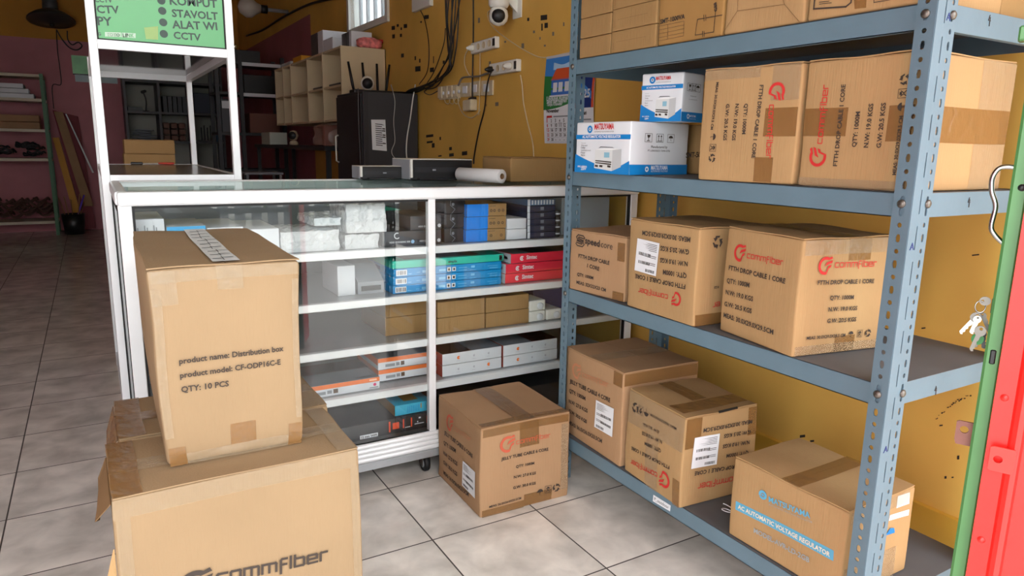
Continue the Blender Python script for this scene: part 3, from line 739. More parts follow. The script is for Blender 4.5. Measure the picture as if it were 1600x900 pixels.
def regulator(name, label, A, B, C, z, top, dx, dy, k):
    """white product carton; the print is laid out from the lower one's pixels, shifted for the upper"""
    b = carton(name, label, A, B, C, z, top=top, m=OFFWHITE, group='white voltage regulator cartons', flaps=None, soft=.005)
    W, H = b.d, b.h
    def L(u, v): return (u*W, v*H)
    b.rect('L', .0, .665, 1.0, .755, LBLUE)
    n = 12
    # swooping blue foot
    top_ = [(i/n, (.30*(1-i/n)**2+.07) if i < 8 else .07+.19*((i-7.4)/4.6)**1.5) for i in range(n+1)]
    for (u0, v0), (u1, v1) in zip(top_, top_[1:]): b.put('L', ([L(u0, 0), L(u1, 0), L(u1, v1), L(u0, v0)], [(0, 1, 2, 3)]), (0, 0), (1, 0), 1, LBLUE, eps=.0008)
    b.rect('R', .0, .0, 1.0, .19, LBLUE)
    b.put('L', join(arc(.5, 1, 0, 360, 20), poly2((-.2, 0), (0, -.32), (.2, 0), (0, .32))), L(.27, .86), (1, 0), .062*H*1.2, LBLUE)
    b.put('L', arc(0, .16, 0, 360, 8), L(.27, .86), (1, 0), .08*H, INK, eps=.0030)
    def tx(f, st, u, v, wd, ink, bold=True, hs=1.0):
        Wf = W if f == 'L' else b.w
        vs, fs, l = glyphs(st, bold); b.put(f, (vs, fs), (u*Wf, v*H), (1, 0), wd*Wf/l, ink, hs, eps=.0026)
    tx('L', 'MATSUYAMA', .355, .855, .36, RED, hs=1.7); tx('L', 'AUTOMATIC VOLTAGE REGULATOR', .355, .80, .36, INK, False)
    tx('L', 'AC AUTOMATIC VOLTAGE REGULATOR', .13, .69, .71, WHITE, True, 1.25)
    for i in range(6): tx('L', ('Servo motor', 'Wide input', 'Delay', 'Overload protect', 'Meter', 'Alarm')[i], .11, .58-.05*i, (.09, .12, .08, .19, .08, .08)[i], INK, False)
    tx('L', 'SVC-1000VA', .06, .10, .18, WHITE); tx('L', '220V', .13, .05, .10, WHITE)
    # picture of the unit: grey-white cabinet with meter, handle and sockets
    q = lambda pts, m_, e=.0014: b.put('L', ([L(*p) for p in pts], [tuple(range(len(pts)))]), (0, 0), (1, 0), 1, m_, eps=e)
    q([(.37, .10), (.70, .055), (.70, .46), (.38, .46)], mat('print_light_grey', (208, 210, 210), .6)); q([(.70, .055), (.86, .14), (.86, .48), (.70, .46)], mat('print_mid_grey', (182, 184, 186), .6)); q([(.38, .46), (.70, .46), (.86, .48), (.56, .49)], mat('print_white', (232, 233, 233), .6))
    q([(.55, .31), (.65, .31), (.65, .41), (.55, .41)], mat('print_meter', (130, 176, 196), .5), .0024)
    for v in (.255, .215): q([(.39, v), (.69, v-.02), (.69, v-.045), (.39, v-.02)], INK, .0024)
    for u in (.385, .47, .62): q([(u, .165), (u+.06, .158), (u+.06, .118), (u, .125)], INK, .0024)
    q([(.44, .49), (.48, .52), (.70, .515), (.74, .49), (.70, .505), (.49, .505)], DGREY, .0024)
    for i, sh in enumerate((GLASSI, ARROWI, UMBRB)): b.put('R', sh, ((.28+.19*i)*b.w, .70*H), (1, 0), .105*H, INK, .75)
    tx('R', 'Manufactured by', .33, .51, .28, INK, False); tx('R', 'PT LONGINDO TAMA KITA', .28, .44, .38, INK, False)
    tx('R', 'MATSUYAMA', .35, .095, .29, WHITE, hs=1.4); b.put('R', arc(.5, 1, 0, 360, 16), (.28*b.w, .105*H), (1, 0), .05*H, WHITE); tx('R', 'AUTOMATIC VOLTAGE', .35, .05, .29, WHITE, False)
    b.build(); return b
lowb = regulator('regulator_carton', 'white and blue regulator box standing on the second shelf by the rack back post', (983, 273.5), (903, 268.5), (1067, 272), z, 189, 0, 0, 1)
# brown carton behind it, under the upper white box
c = P(1083, 272, 2, z)
b = Box('carton', 'plain brown regulator carton squeezed behind the white and blue box', 'carton', c+Vector((.10, .07, 0)), .20, .20, lowb.h, lowb.rz, CARD_PLAIN, 'cable cartons on the rack', flaps=None)
b.text('R', 'SMT-500VA', (1070, 247), (1106, 245), INK)
for i in range(4): b.rect('R', .05, .12+.05*i, .6, .122+.05*i, INK_SOFT)
b.build()
regulator('regulator_carton', 'white and blue regulator box stacked on top of another one on the second shelf', (1064, 189.5), (991, 187.5), (1128, 189.5), z+lowb.h+.001, 111.5, 0, 0, 1)

# bottom shelf
z = ZS[0]+E
X_ = Vector((math.cos(-.05), math.sin(-.05), 0)); Y_ = Vector((-X_.y, X_.x, 0)); A_ = Vector((1.445, 1.703, z))
b = Box('carton', 'big worn cardboard box with faded emblem and white label on the bottom shelf', 'carton', A_+X_*.16+Y_*.176, .32, .352, .33, -.05, CARD_PINK, 'cable cartons on the rack', flaps='x')
b.text('L', 'commfiber', (911, 588), (951, 605), RED_GHOST, tech_=True).shape('L', MARK, (902.5, 580), .030, RED_GHOST, ab=((891, 598), (954, 629)))
cable_text(b, 'L', (('JELLY TUBE CABLE 4 CORE', (891.3, 598), (954.3, 629)), ('QTY: 1000M', (890.3, 613), (915.2, 625.5)), ('N.W: 27.0 KGS', (889.6, 629), (918.7, 644.5)), ('G.W: 30.0 KGS', (890, 644), (917.3, 661)), ('MEAS: 36.0X36.0X33.5CM', (889.6, 661.9), (941, 692))))
b.label_px('L', ((929.4, 666), (957.2, 682.5), (960.7, 638.7), (932.3, 624.5)))
b.tape('R', .01, .86, .98, .985); b.tape('L', .84, .84, .985, .985); b.tape('T', .02, .40, .98, .60, TAPE_CLEAR); b.build()

b = carton('carton', 'dented cardboard box with upside-down lettering on both faces on the bottom shelf', (1062, 795), (971, 735), (1178, 768), z, top=654, amp=.003)
b.shape('L', RECYCLE, (993, 637), .017, INK, ab=((1018, 669), (1006, 662))).shape('L', HANDI, (1001.5, 641), .014, INK, ab=((1018, 669), (1006, 662))).shape('L', UMBR, (1010.5, 645), .013, INK, ab=((1018, 669), (1006, 662)))
b.text('L', 'MEAS: 30.0X29.0X29.5CM', (1058, 668), (1017.6, 646.5))
cable_text(b, 'L', (('G.W: 20.5 KGS', (1032, 673.5), (1006, 660.5)), ('N.W: 19.0 KGS', (1037, 688.5), (1005, 673.5)), ('QTY: 1000M', (1035.8, 702.5), (1009.8, 690)), ('FTTH DROP CABLE 1 CORE', (1049, 728), (989, 697))))
b.text('L', 'commfiber', (1029.4, 739), (987.4, 717.7), RED, tech_=True).shape('L', MARK, (1040, 749), .026, RED, ab=((1049, 728), (989, 697)))
cable_text(b, 'R', (('MEAS: 30.0X29.0X29.5CM', (1175, 656.5), (1099.5, 669)), ('G.W: 20.5 KGS', (1172.4, 672.5), (1130.4, 678.8)), ('N.W: 19.0 KGS', (1170, 688.5), (1128.6, 695)), ('QTY: 1000M', (1168, 704.6), (1134.3, 710)), ('FTTH DROP CABLE 1 CORE', (1168.8, 723.4), (1086, 736.6))))
b.text('R', 'commfiber', (1151, 744), (1091, 756), RED, tech_=True).shape('R', MARK, (1164, 740), .024, RED, ab=((1168, 723), (1086, 736)))
b.quad('R', ((1122, 641.5), (1152, 635.5), (1153, 639), (1123, 645.5)), BLACK)
b.label_px('R', ((1119, 725.2), (1080, 732), (1085.2, 683.2), (1123.6, 676.8)))
b.tape('L', .02, .62, .985, .99, TAPE_CLEAR); b.tape('L', .40, .0, .62, .62, TAPE_CLEAR); b.tape('R', .01, .66, .22, .985); b.tape('R', .86, .66, .985, .98); b.tape('L', .88, .0, .985, .3); b.tape('T', .05, .10, .95, .34); b.tape('T', .38, .36, .58, .98); b.build()

c, w, d, rz, h = Vector((1.585, 1.058, z)), .27, .345, 0.0, .232
b = Box('carton', 'long cardboard regulator box with light blue band standing across the bottom shelf', 'carton', c, w, d, h, rz, CARD, 'cable cartons on the rack', flaps='y')
b.text('L', 'MATSUYAMA', (1201, 783.5), (1266.7, 810), BLUEINK).shape('L', RING, (1192, 773), .0125, BLUEINK, ab=((1201, 783), (1267, 810)))
b.text('L', 'AUTOMATIC VOLTAGE REGULATOR', (1201, 789), (1270, 818), GREYBLUE, bold=False)
b.quad('L', ((1150, 796), (1302.7, 877), (1303.5, 861), (1151, 782.7)), BLUEINK, eps=.0006)
b.text('L', 'AC AUTOMATIC VOLTAGE REGULATOR', (1154.7, 794), (1298, 870.5), mat('cream_print', (226, 214, 190), .7), hs=1.1)
b.text('L', 'MODEL-AVR-LD-2GB', (1178, 832), (1265, 879), GREYBLUE)
b.quad('R', ((1383, 838), (1391, 826), (1397, 826), (1398, 833)), LBLUE)
b.patch('shipping_label', 'R', [b.uv('R', p) for p in ((1401, 795), (1421, 788), (1422, 770), (1403, 776))], WHITE, frac=False, label='small white barcode label')
b.patch('torn_label', 'R', [b.uv('R', p) for p in ((1389, 815), (1420, 806), (1421, 797), (1391, 806))], WHITE, frac=False, label='torn strip of white label')
b.tape('T', .0, .40, 1.0, .56); b.tape('R', .02, .0, .8, .36, TAPE_CLEAR); b.tape('R', .03, .84, .9, .985, TAPE_CLEAR); b.build()

# top shelf: boxes run out of the picture above
z = ZS[3]+E; XF1 = XF+.0065
def yz(px, py): p = P(px, py, 0, XF1); return p.y, p.z
def upright(name, label, x0, x1, h, m=CARD, dep=.30, group='cartons on the top shelf', **k):
    """box whose aisle face lies at the shelf front between two pixel columns at the shelf line"""
    ya = yz(x0, 92-(x0-901)*.1615)[0]; yb = yz(x1, 92-(x1-901)*.1615)[0]
    return Box(name, label, 'carton', (XF1+dep/2, (ya+yb)/2, k.pop('zz', z)), dep, abs(ya-yb)-.002, h, 0.0, m, group, **k)
zz = z
col_words = ('lowest of its column', 'second from the bottom of its column', 'third from the bottom of its column', 'topmost of its column')
for i in range(4):
    b = upright('flat_carton', 'flat brown carton beside the rack post up top, '+col_words[i], 905, 953, .062, CARD_PLAIN, zz=zz, flaps=None, soft=.003, amp=.001, group='flat cartons stacked on the top shelf'); b.build(); zz += .0632
zz = z
for i in range(4):
    b = upright('flat_carton', 'flat brown carton next to the wiring diagram box, '+col_words[i], 954, 1024, .064, CARD_PLAIN, zz=zz, flaps=None, soft=.003, amp=.001, group='flat cartons stacked on the top shelf')
    b.rect('L', .12, .50, .80, .512, CARD_DARK); b.rect('L', .06, .18, .065, .5, CARD_DARK); b.rect('L', .04, .18, .06, .19, CARD_DARK); b.build(); zz += .0652
b = upright('carton', 'tall brown carton printed with a wiring diagram on the top shelf', 1027, 1128, .34, mat('cardboard_golden', (160, 122, 72), .75, var=.05, spec=.25), flaps='x')
b.text('L', 'SMT-1000VA', (1033, 37.5), (1070, 29), INK)
for py in (41, 47, 53, 59, 64): b.quad('L', ((1030, py), (1069, py-8.2), (1069, py-7.7), (1030, py+.5)), INK_SOFT)
for px in (1030, 1044, 1068.6): b.quad('L', ((px, 41-(px-1030)*.21), (px+.5, 41-(px-1030)*.21), (px+.5-.6, 64-(px-1030)*.21), (px-.6, 64-(px-1030)*.21)), INK_SOFT)
for p, q in (((1090, 30.5), (1101, 28.5)), ((1104, 28), (1129, 23.5)), ((1090, 30.5), (1087, 55)), ((1087, 55), (1099, 53)), ((1101.5, 52.5), (1116, 50)), ((1116, 50), (1119.5, 6)), ((1100, 24), (1100.6, 33)), ((1103, 23.5), (1103.5, 32)), ((1098.5, 49), (1099, 57.5)), ((1101, 49), (1101.5, 57))):
    A, B = b.uv('L', p), b.uv('L', q); b.put('L', strokes([[A, B]], .0018), (0, 0), (1, 0), 1, INK)
b.text('L', 'G88', (1121, 17), (1119.5, 3), INK); b.build()
b = upright('carton', 'plain cardboard box with folded flap creases on the top shelf', 1130, 1257, .36, CARD, flaps='x')
for p, q in (((1131, 51), (1152, 18)), ((1152, 18), (1153, 0)), ((1152, 18), (1227, 7)), ((1227, 7), (1250, 34)), ((1227, 7), (1225, 0))):
    A, B = b.uv('L', p), b.uv('L', q); b.put('L', strokes([[A, B]], .0012), (0, 0), (1, 0), 1, CARD_DARK)
b.build()
b = upright('carton', 'cardboard box with a framed black printed panel at the top shelf front', 1260, 1441, .36, CARD, flaps='x')
for p, q in (((1272, 14), (1323, 10.5)), ((1323, 10.5), (1331, 4)), ((1331, 4), (1332, -6)), ((1272, 14), (1274, -6))):
    A, B = b.uv('L', p), b.uv('L', q); b.put('L', strokes([[A, B]], .0035), (0, 0), (1, 0), 1, INK)
for p, q in (((1367, 4), (1392, 0)), ((1367, 4), (1368, -5)), ((1281, 6.5), (1300, 4.5)), ((1281, 3.5), (1296, 2))):
    A, B = b.uv('L', p), b.uv('L', q); b.put('L', strokes([[A, B]], .0014), (0, 0), (1, 0), 1, INK)
b.patch('packing_tape', 'L', [b.uv('L', p) for p in ((1336, 14), (1354, 12), (1356, -20), (1334, -20))], TAPE, frac=False); b.build()
Box('carton', 'cardboard box standing behind the top of the rack front post', 'carton', (XF+.40, YR+.19, z), .17, .30, .34, 0.0, CARD_PLAIN, 'cartons on the top shelf', flaps='x').build()

# ================================================================ floor box and foreground stack
b = carton('carton', 'cardboard box with faded red emblem standing alone on the tiles before the counter', (750, 810), (684, 735), (884, 772), 0.0, m=CARD_PINK, top=671, d=.372, group='cartons on the floor', amp=.003)
b.text('R', 'commfiber', (806, 694.4), (860, 682.8), RED_FADE, tech_=True).shape('R', MARK, (793, 694), .030, RED_FADE, ab=((783, 719), (856, 703)))
cable_text(b, 'R', (('JELLY TUBE CABLE 6 CORE', (783.3, 719.5), (856, 703.8)), ('QTY: 1000M', (805.3, 731.6), (833.3, 725.8)), ('N.W: 27.0 KGS', (802, 748), (836, 741)), ('G.W: 30.0 KGS', (801, 764.7), (836, 756.6)), ('MEAS: 36.0X36.0X33.5CM', (764, 793.5), (813.6, 780))))
ab = ((783, 719), (856, 703))
b.shape('R', UMBR, (843, 769), .013, INK, ab=ab).shape('R', HANDI, (855.3, 764), .014, INK, ab=ab).shape('R', RECYCLE, (868, 761), .016, INK, ab=ab)
b.text('L', 'commfiber', (710, 672), (736.7, 690), RED_GHOST, tech_=True).shape('L', MARK, (702.8, 660.6), .031, RED_FADE, ab=((695, 677), (740, 716)))
cable_text(b, 'L', (('JELLY TUBE CABLE 6 CORE', (695, 677), (740, 716)), ('QTY: 1000M', (694.4, 693.3), (714, 707.5)), ('N.W: 27.0 KGS', (694, 709), (717, 728)), ('G.W: 30.0 KGS', (694, 724.4), (717, 744)), ('MEAS: 36.0X36.0X33.5CM', (693.6, 741), (734.4, 776))))
b.label_px('L', ((724.7, 757.8), (744.4, 779), (745, 737.8), (725.5, 720)))
b.tape('R', .42, .70, .64, .985); b.tape('R', .02, .90, .98, .985); b.tape('R', .48, .01, .80, .14); b.tape('R', .02, .0, .48, .08); b.tape('T', .40, .0, .60, .98); b.tape('T', .02, .02, .98, .10); b.tape('R', .90, .10, .98, .88, TAPE_CLEAR); b.build()

ZB = .604
big = Box('big_carton', 'big cardboard box with black lettering across its front at the foot of the stack', 'carton', (.216, 1.5525, 0), .478, .283, ZB, 0.012, CARD_STACK, 'big cartons under the distribution box', flaps=('y', .46), amp=.003, soft=.008)
# lettering: part of it runs out of the picture below
big.text('R', 'commfiber', (338, 911), (511, 871), INK, tech_=True, thick=.27).shape('R', MARK, (303, 917), .034, INK, ab=((338, 911), (511, 871)))
big.tape('T', .0, .37, .985, .56, TAPE_CLEAR); big.tape('T', .0, .0, .11, .985); big.tape('T', .90, .0, .985, .985, TAPE_CLEAR); big.tape('R', .0, .93, .985, .995, TAPE_CLEAR); big.tape('R', .01, .0, .06, .93, TAPE_CLEAR); big.tape('R', .955, .0, .99, .93, TAPE_CLEAR); rt = big.build()
mb = MB()   # torn corner flap with film hanging off the near end
mb.prism([Vector((-.241, -.14, ZB-.01)), Vector((-.268, -.125, ZB-.045)), Vector((-.262, -.06, ZB-.075)), Vector((-.258, .05, ZB-.035)), Vector((-.241, .08, ZB-.005))], (.002, 0, 0), 1.0, CARD_DARK)
mb.prism([Vector((-.243, -.135, .50)), Vector((-.262, -.12, .42)), Vector((-.255, -.10, .30)), Vector((-.243, -.10, .24))], (.002, 0, 0), 1.0, CARD)
mb.build('torn_flap', rt)
b = Box('big_carton', 'big cardboard box half hidden behind the lettered box under the tall box', 'carton', (.236, 1.852, 0), .474, .277, ZB-.004, 0.012, CARD_STACK, 'big cartons under the distribution box', flaps=('y', .5), amp=.003, soft=.008)
b.tape('T', .0, .40, .985, .60); b.tape('T', .0, .0, .12, .985); b.tape('T', .88, .0, .985, .985, TAPE_CLEAR); rt = b.build()
mb = MB(); mb.prism([Vector((-.239, -.13, ZB-.006)), Vector((-.262, -.11, ZB-.04)), Vector((-.258, .06, ZB-.05)), Vector((-.239, .12, ZB-.01))], (.002, 0, 0), 1.0, TAPE); mb.build('torn_film', rt)

wt, hb = .290, .41
b = Box('tall_carton', 'tall cardboard box with three printed lines standing on the big boxes', 'carton', (.222, 1.805, ZB+.004), wt+.006, .62, hb, -.012, CARD_STACK, flaps=('x', .5), amp=.003, soft=.012, taper=.08, lean=0.0)
b.text('R', 'product name: Distribution box', (280.4, 568), (443.8, 547.5)).text('R', 'product model: CF-ODP16C-E', (282.3, 590), (438.8, 568.5)).text('R', 'QTY: 10 PCS', (284.5, 612), (356.6, 602.5))
def tape_marks(mb, at):
    for k in range(9):
        y = .05+.105*k; x = .08+.05*(k % 3)
        for u0, v0, u1, v1 in ((x, y, x+.34, y+.012), (x+.40, y+.02, x+.80, y+.030), (x+.36, y-.03, x+.40, y+.05)): mb.face([at(u0, v0), at(u1, v0), at(u1, v1), at(u0, v1)], DGREY)
b.patch('packing_tape', 'T', [(.42, .02), (.60, .02), (.60, .985), (.42, .985)], mat('printed_white_tape', (206, 206, 204), .4, var=.1, vscale=60), writing=tape_marks, label='white printed packing tape'); b.tape('R', .43, .87, .60, .99, TAPE_CLEAR); b.tape('R', .02, .925, .98, .985, TAPE_CLEAR); b.tape('R', .46, .06, .64, .17); b.tape('R', .02, .0, .98, .06, TAPE_CLEAR); b.tape('R', .02, .0, .14, .10); b.tape('R', .88, .0, .985, .12); b.tape('R', .94, .15, .985, .9, TAPE_CLEAR); b.tape('R', .01, .15, .07, .9, TAPE_CLEAR); b.tape('R', .01, .82, .17, .985, TAPE_CLEAR)
b.build()

# ================================================================ glass showcase counter
CX0, CX1, CY0, CY1, CT = .057, 2.02, 2.35, 3.02, 1.110
show = thing('showcase_counter', 'long aluminium and glass display counter on casters filled with boxed goods', 'display counter', ((CX0+CX1)/2, (CY0+CY1)/2, 0))
so = show.location.copy()
def part(mb, name, parent=show, **k): return mb.build(name, parent, **k)
PW = .036
for x in (CX0, CX1-PW):
    for y in (CY0, CY1-PW):
        part(MB(so).box((x, y, .085), (x+PW, y+PW, CT-.04), ALU, .002), 'post')
part(MB(so).box((1.040, CY0+.002, .17), (1.068, CY0+.03, CT-.04), ALU, .002), 'mullion')
for lo, hi in (((CX0, CY0-.012, CT-.042), (CX1, CY0+.03, CT)), ((CX0, CY1-.03, CT-.042), (CX1, CY1+.006, CT)), ((CX0-.006, CY0+.03, CT-.042), (CX0+.03, CY1-.03, CT)), ((CX1-.03, CY0+.03, CT-.042), (CX1+.006, CY1-.03, CT))):
    part(MB(so).box(lo, hi, ALU, .008, 2), 'top_rail')
part(MB(so).box((CX0+.03, CY0+.03, CT-.010), (CX1-.03, CY1-.03, CT-.004), GLASSTOP), 'glass_top')
for a, b_ in ((CX0+PW, 1.040), (1.068, CX1-PW)):
    part(MB(so).box((a, CY0+.010, .175), (b_, CY0+.015, CT-.042), GLASS), 'glass_pane')
part(MB(so).box((CX0+.010, CY0+PW, .175), (CX0+.015, CY1-PW, CT-.042), GLASS), 'glass_pane')
part(MB(so).box((CX1-.015, CY0+PW, .175), (CX1-.010, CY1-PW, CT-.042), GLASS), 'glass_pane')
g = MB(so)
g.box((CX0+PW, CY0+.006, CT-.050), (CX1-PW, CY0+.018, CT-.042), RUBBER); g.box((CX0+PW, CY0+.006, .17), (CX0+PW+.007, CY0+.018, CT-.05), RUBBER); g.box((CX1-PW-.007, CY0+.006, .17), (CX1-PW, CY0+.018, CT-.05), RUBBER); g.box((CX0+PW, CY0+.006, .17), (CX1-PW, CY0+.018, .178), RUBBER)
part(g, 'gasket_frame')
g = MB(so); g.box((CX0-.002, CY0+PW, .06), (CX0+.004, CY0+PW+.012, CT-.05), RUBBER); g.box((CX0-.002, CY1-PW-.012, .06), (CX0+.004, CY1-PW, CT-.05), RUBBER); g.box((CX0-.002, CY0+PW, CT-.06), (CX0+.004, CY1-PW, CT-.048), RUBBER)
part(g, 'gasket_frame')
SZ = (.893, .715, .540, .362)
for z in SZ:
    q = MB(so); q.box((CX0+.02, CY0+.045, z-.008), (CX1-.02, CY1-.04, z-.001), ALUG); q.box((CX0+.02, CY0+.022, z-.028), (CX1-.02, CY0+.045, z), ALU, .002); part(q, 'shelf')
part(MB(so).box((CX0+.01, CY0+.02, .160), (CX1-.01, CY1-.01, .176), DGREY), 'deck')
q = MB(so)    # ribbed base panel
for k in range(4): q.tube([(CX0, CY0+.004, .167-.0182*k), (CX1, CY0+.004, .167-.0182*k)], .0102, ALU, n=12, smooth=False)
q.box((CX0, CY0+.006, .10), (CX1, CY0+.012, .178), ALU); part(q, 'base_panel')
q = MB(so); q.box((CX0, CY0-.004, .071), (CX1, CY0+.03, .102), ALUG, .003); q.box((CX0, CY1-.03, .071), (CX1, CY1, .102), ALUG, .003); q.box((CX0, CY0+.03, .071), (CX0+.03, CY1-.03, .102), ALUG); q.box((CX1-.03, CY0+.03, .071), (CX1, CY1-.03, .102), ALUG); part(q, 'base_frame')
part(MB(so).box((CX0+.01, CY1-.016, .176), (CX1-.01, CY1-.012, CT-.045), mat('sliding_back_board', (96, 98, 100), .5)), 'back_panel')
for x, y in ((.30, CY0+.035), (1.035, CY0+.035), (1.78, CY0+.035), (.30, CY1-.05), (1.035, CY1-.05), (1.78, CY1-.05)):
    q = MB(so); q.box((x-.024, y-.026, .068), (x+.024, y+.026, .0715), STEEL); q.box((x-.017, y-.010, .026), (x-.0135, y+.014, .069), STEEL); q.box((x+.0135, y-.010, .026), (x+.017, y+.014, .069), STEEL)
    cs = part(q, 'caster')
    w_ = MB(so).lathe([(.0, -.011), (.029, -.011), (.0325, -.006), (.0325, .006), (.029, .011), (.0, .011)], (x, y+.004, .0325), (1, 0, 0), RUBBER, 20)
    w_.lathe([(.0, -.0118), (.017, -.0118), (.017, -.011)], (x, y+.004, .0325), (1, 0, 0), MGREY, 14); w_.build('wheel', cs)

YF = 2.415      # front plane of the goods
def goods(name, label, px0, px1, pyt, zb, m, y=YF, dep=.26, group=None, cat='box', h=None, x1=None, soft=.002, **k):
    pm = proj_y(Vector((P(px0, 450, 1, y).x, y, zb)))
    x0 = P(px0, pm, 1, y).x; x1 = x1 or P(px1, pm, 1, y).x
    h = h or P(px0, pyt, 1, y).z-zb
    b = Box(name, label, cat, ((x0+x1)/2, y+dep/2, zb+.0005), x1-x0-.0015, dep, h-.001, 0.0, m, group, flaps=None, soft=soft, amp=0, n=1, single=True, **k)
    b.top = zb+h; return b
def bits(b, f, rows, m=WHITE):
    for u0, v0, u1, v1 in rows: b.rect(f, u0, v0, u1, v1, m, eps=.0009)
def words_(b, f, st, u, v, wd, m=WHITE, bold=True, hs=1.0):
    W = {'L': b.d, 'R': b.w, 'T': b.w}[f]; H = {'L': b.h, 'R': b.h, 'T': b.d}[f]
    vs, fs, l = glyphs(st, bold); b.put(f, (vs, fs), (u*W, v*H), (1, 0), wd*W/l, m, hs, eps=.0010)
def barcode(b, f, u0, v0, u1, v1):
    b.rect(f, u0, v0, u1, v1, WHITE, eps=.0009); x = u0+(u1-u0)*.1
    while x < u1-(u1-u0)*.12:
        wd = (u1-u0)*random.choice((.03, .05, .07)); b.rect(f, x, v0+(v1-v0)*.15, x+wd, v1-(v1-v0)*.15, BLACKC, eps=.0012); x += wd+(u1-u0)*.06

# ---- top shelf of the counter
z = SZ[0]; g1 = 'white boxes on the upper counter shelf'
b = goods('product_box', 'white box with columns of small print at the counter end post', 206, 262, 343, z, OFFWHITE, group=g1)
for u in (.15, .42, .68): bits(b, 'R', [(u, .1, u+.03, .85), (u+.07, .2, u+.10, .8)], MGREY)
b.build()
b = goods('product_box', 'white box with blue top stripe behind the tall carton', 264, 325, 354.5, z, OFFWHITE, group=g1); b.rect('R', 0, .87, 1, 1, mat('sky_blue', (80, 170, 225), .4)); b.build()
goods('product_box', 'white box between the blue-striped box and the plain end box', 326, 383, 356, z, OFFWHITE, group=g1, dep=.3).build()
goods('product_box', 'plain white box at the end of the white row, next to the film-wrapped packs', 384, 438, 358.5, z, OFFWHITE, group=g1, dep=.3).build()
def wrapped(name, label, px0, px1, pyt, zb, y=YF, dep=.22, m=OFFWHITE, h=None):
    """pack wound in loose clear film: a box under a crumpled skin"""
    b = goods(name, label, px0, px1, pyt, zb, m, y=y, dep=dep, group='film-wrapped packs on the upper counter shelf', h=h); o = b.build()
    mb = MB(); w_, d_, h_ = b.w+.006, b.d+.006, b.h+.004; n = 14; bm = mb.bm; idx = mb.mi(FILM); sd = random.uniform(0, 30)
    def V(x, y_, z_):
        p = Vector((x*w_/2, y_*d_/2, z_*h_)); e = noise.noise(p*34+Vector((sd, 0, 0)))*.007+noise.noise(p*80)*.003+.002
        nrm = Vector((x if abs(x) > .99 else 0, y_ if abs(y_) > .99 else 0, 1 if z_ > .99 else 0))
        return bm.verts.new(p+(nrm.normalized()*max(e, -.001) if nrm.length else Vector()))
    def grid(f):
        G = [[V(*f(-1+2*i/n, j/n)) for j in range(n+1)] for i in range(n+1)]
        for i in range(n):
            for j in range(n): q = bm.faces.new((G[i][j], G[i+1][j], G[i+1][j+1], G[i][j+1])); q.material_index = idx
    grid(lambda a, c: (a, -1, c)); grid(lambda a, c: (-1, -a, c)); grid(lambda a, c: (1, a, c)); grid(lambda a, c: (a, -1+2*c, 1))
    bmesh.ops.remove_doubles(bm, verts=bm.verts, dist=1e-5); mb.keep = True
    f = mb.build('film_wrap', o); f['label'] = 'crumpled clear plastic film'
    return b
wrapped('wrapped_pack', 'flat white pack wound in crinkled film beside the plain white box', 441, 528, 365, z)
wrapped('wrapped_pack', 'pale blue flat pack in film lying on the flat white pack', 492, 531, 350, z+.084, y=YF+.03, m=mat('pale_cyan', (186, 222, 228), .5), h=.022)
t = wrapped('wrapped_pack', 'white carton in film carrying the puffy silver bundle', 541, 590, 370, z)
wrapped('wrapped_pack', 'tall puffy silver film bundle on top of the white carton', 543, 601, 322, t.top+.012, dep=.2)
gk = 'dark grey boxes on the upper counter shelf'
b = goods('product_box', 'long dark grey box with round logo at the bottom behind the mullion', 597, 690, 362.5, z, DGREY, group=gk, y=YF+.01); words_(b, 'R', 'HDD DOCKING 500', .12, .2, .34, OFFWHITE); words_(b, 'R', 'HDD DOCKING', .62, .2, .25, OFFWHITE); b.put('R', arc(0, 1, 0, 360, 14), (.50*b.w, .25*b.h), (1, 0), .007, mat('pale_blue_dot', (150, 190, 225), .5)); b.put('R', arc(0, 1, 0, 360, 14), (.95*b.w, .25*b.h), (1, 0), .007, OFFWHITE); b.put('R', arc(.7, 1, 60, 320, 14), (.24*b.w, .7*b.h), (1, 0), .012, OFFWHITE); b.build(); t = b.top
b = goods('product_box', 'shorter dark grey box lying on the long dark grey box', 641, 690, 338, t, DGREY, group=gk, y=YF+.01); words_(b, 'R', 'HDD DOCKING', .25, .2, .5, OFFWHITE); b.put('R', arc(0, 1, 0, 360, 14), (.92*b.w, .28*b.h), (1, 0), .007, OFFWHITE); b.build()
b = goods('product_box', 'teal box with printed label in the shade behind the silver bundle', 600, 628, 345, z+.062, TEAL, y=YF+.29, dep=.2, h=.045); bits(b, 'R', [(.45, .15, .95, .85)], OFFWHITE); bits(b, 'R', [(.5, .5, .9, .6), (.52, .2, .58, .45), (.65, .2, .7, .45), (.8, .2, .86, .45)], INK); b.build()
zz = z
for i, wd in enumerate(('bottom', 'middle', 'top')):
    b = goods('product_box', 'blackish ribboned box, %s of the three beside the mullion' % wd, 694, 727, 0, zz, BLACKC, h=.055, y=YF+.02, group='ribboned dark boxes beside the mullion')
    b.put('R', strokes([[(.30*b.w, b.h), (.27*b.w, .6*b.h), (.5*b.w, .3*b.h), (.33*b.w, 0)]], .002), (0, 0), (1, 0), 1, MGREY); b.put('R', arc(0, 1, 0, 360, 12), (.4*b.w, .65*b.h), (1, 0), .006, MGREY); b.build(); zz += .0555
zz = z
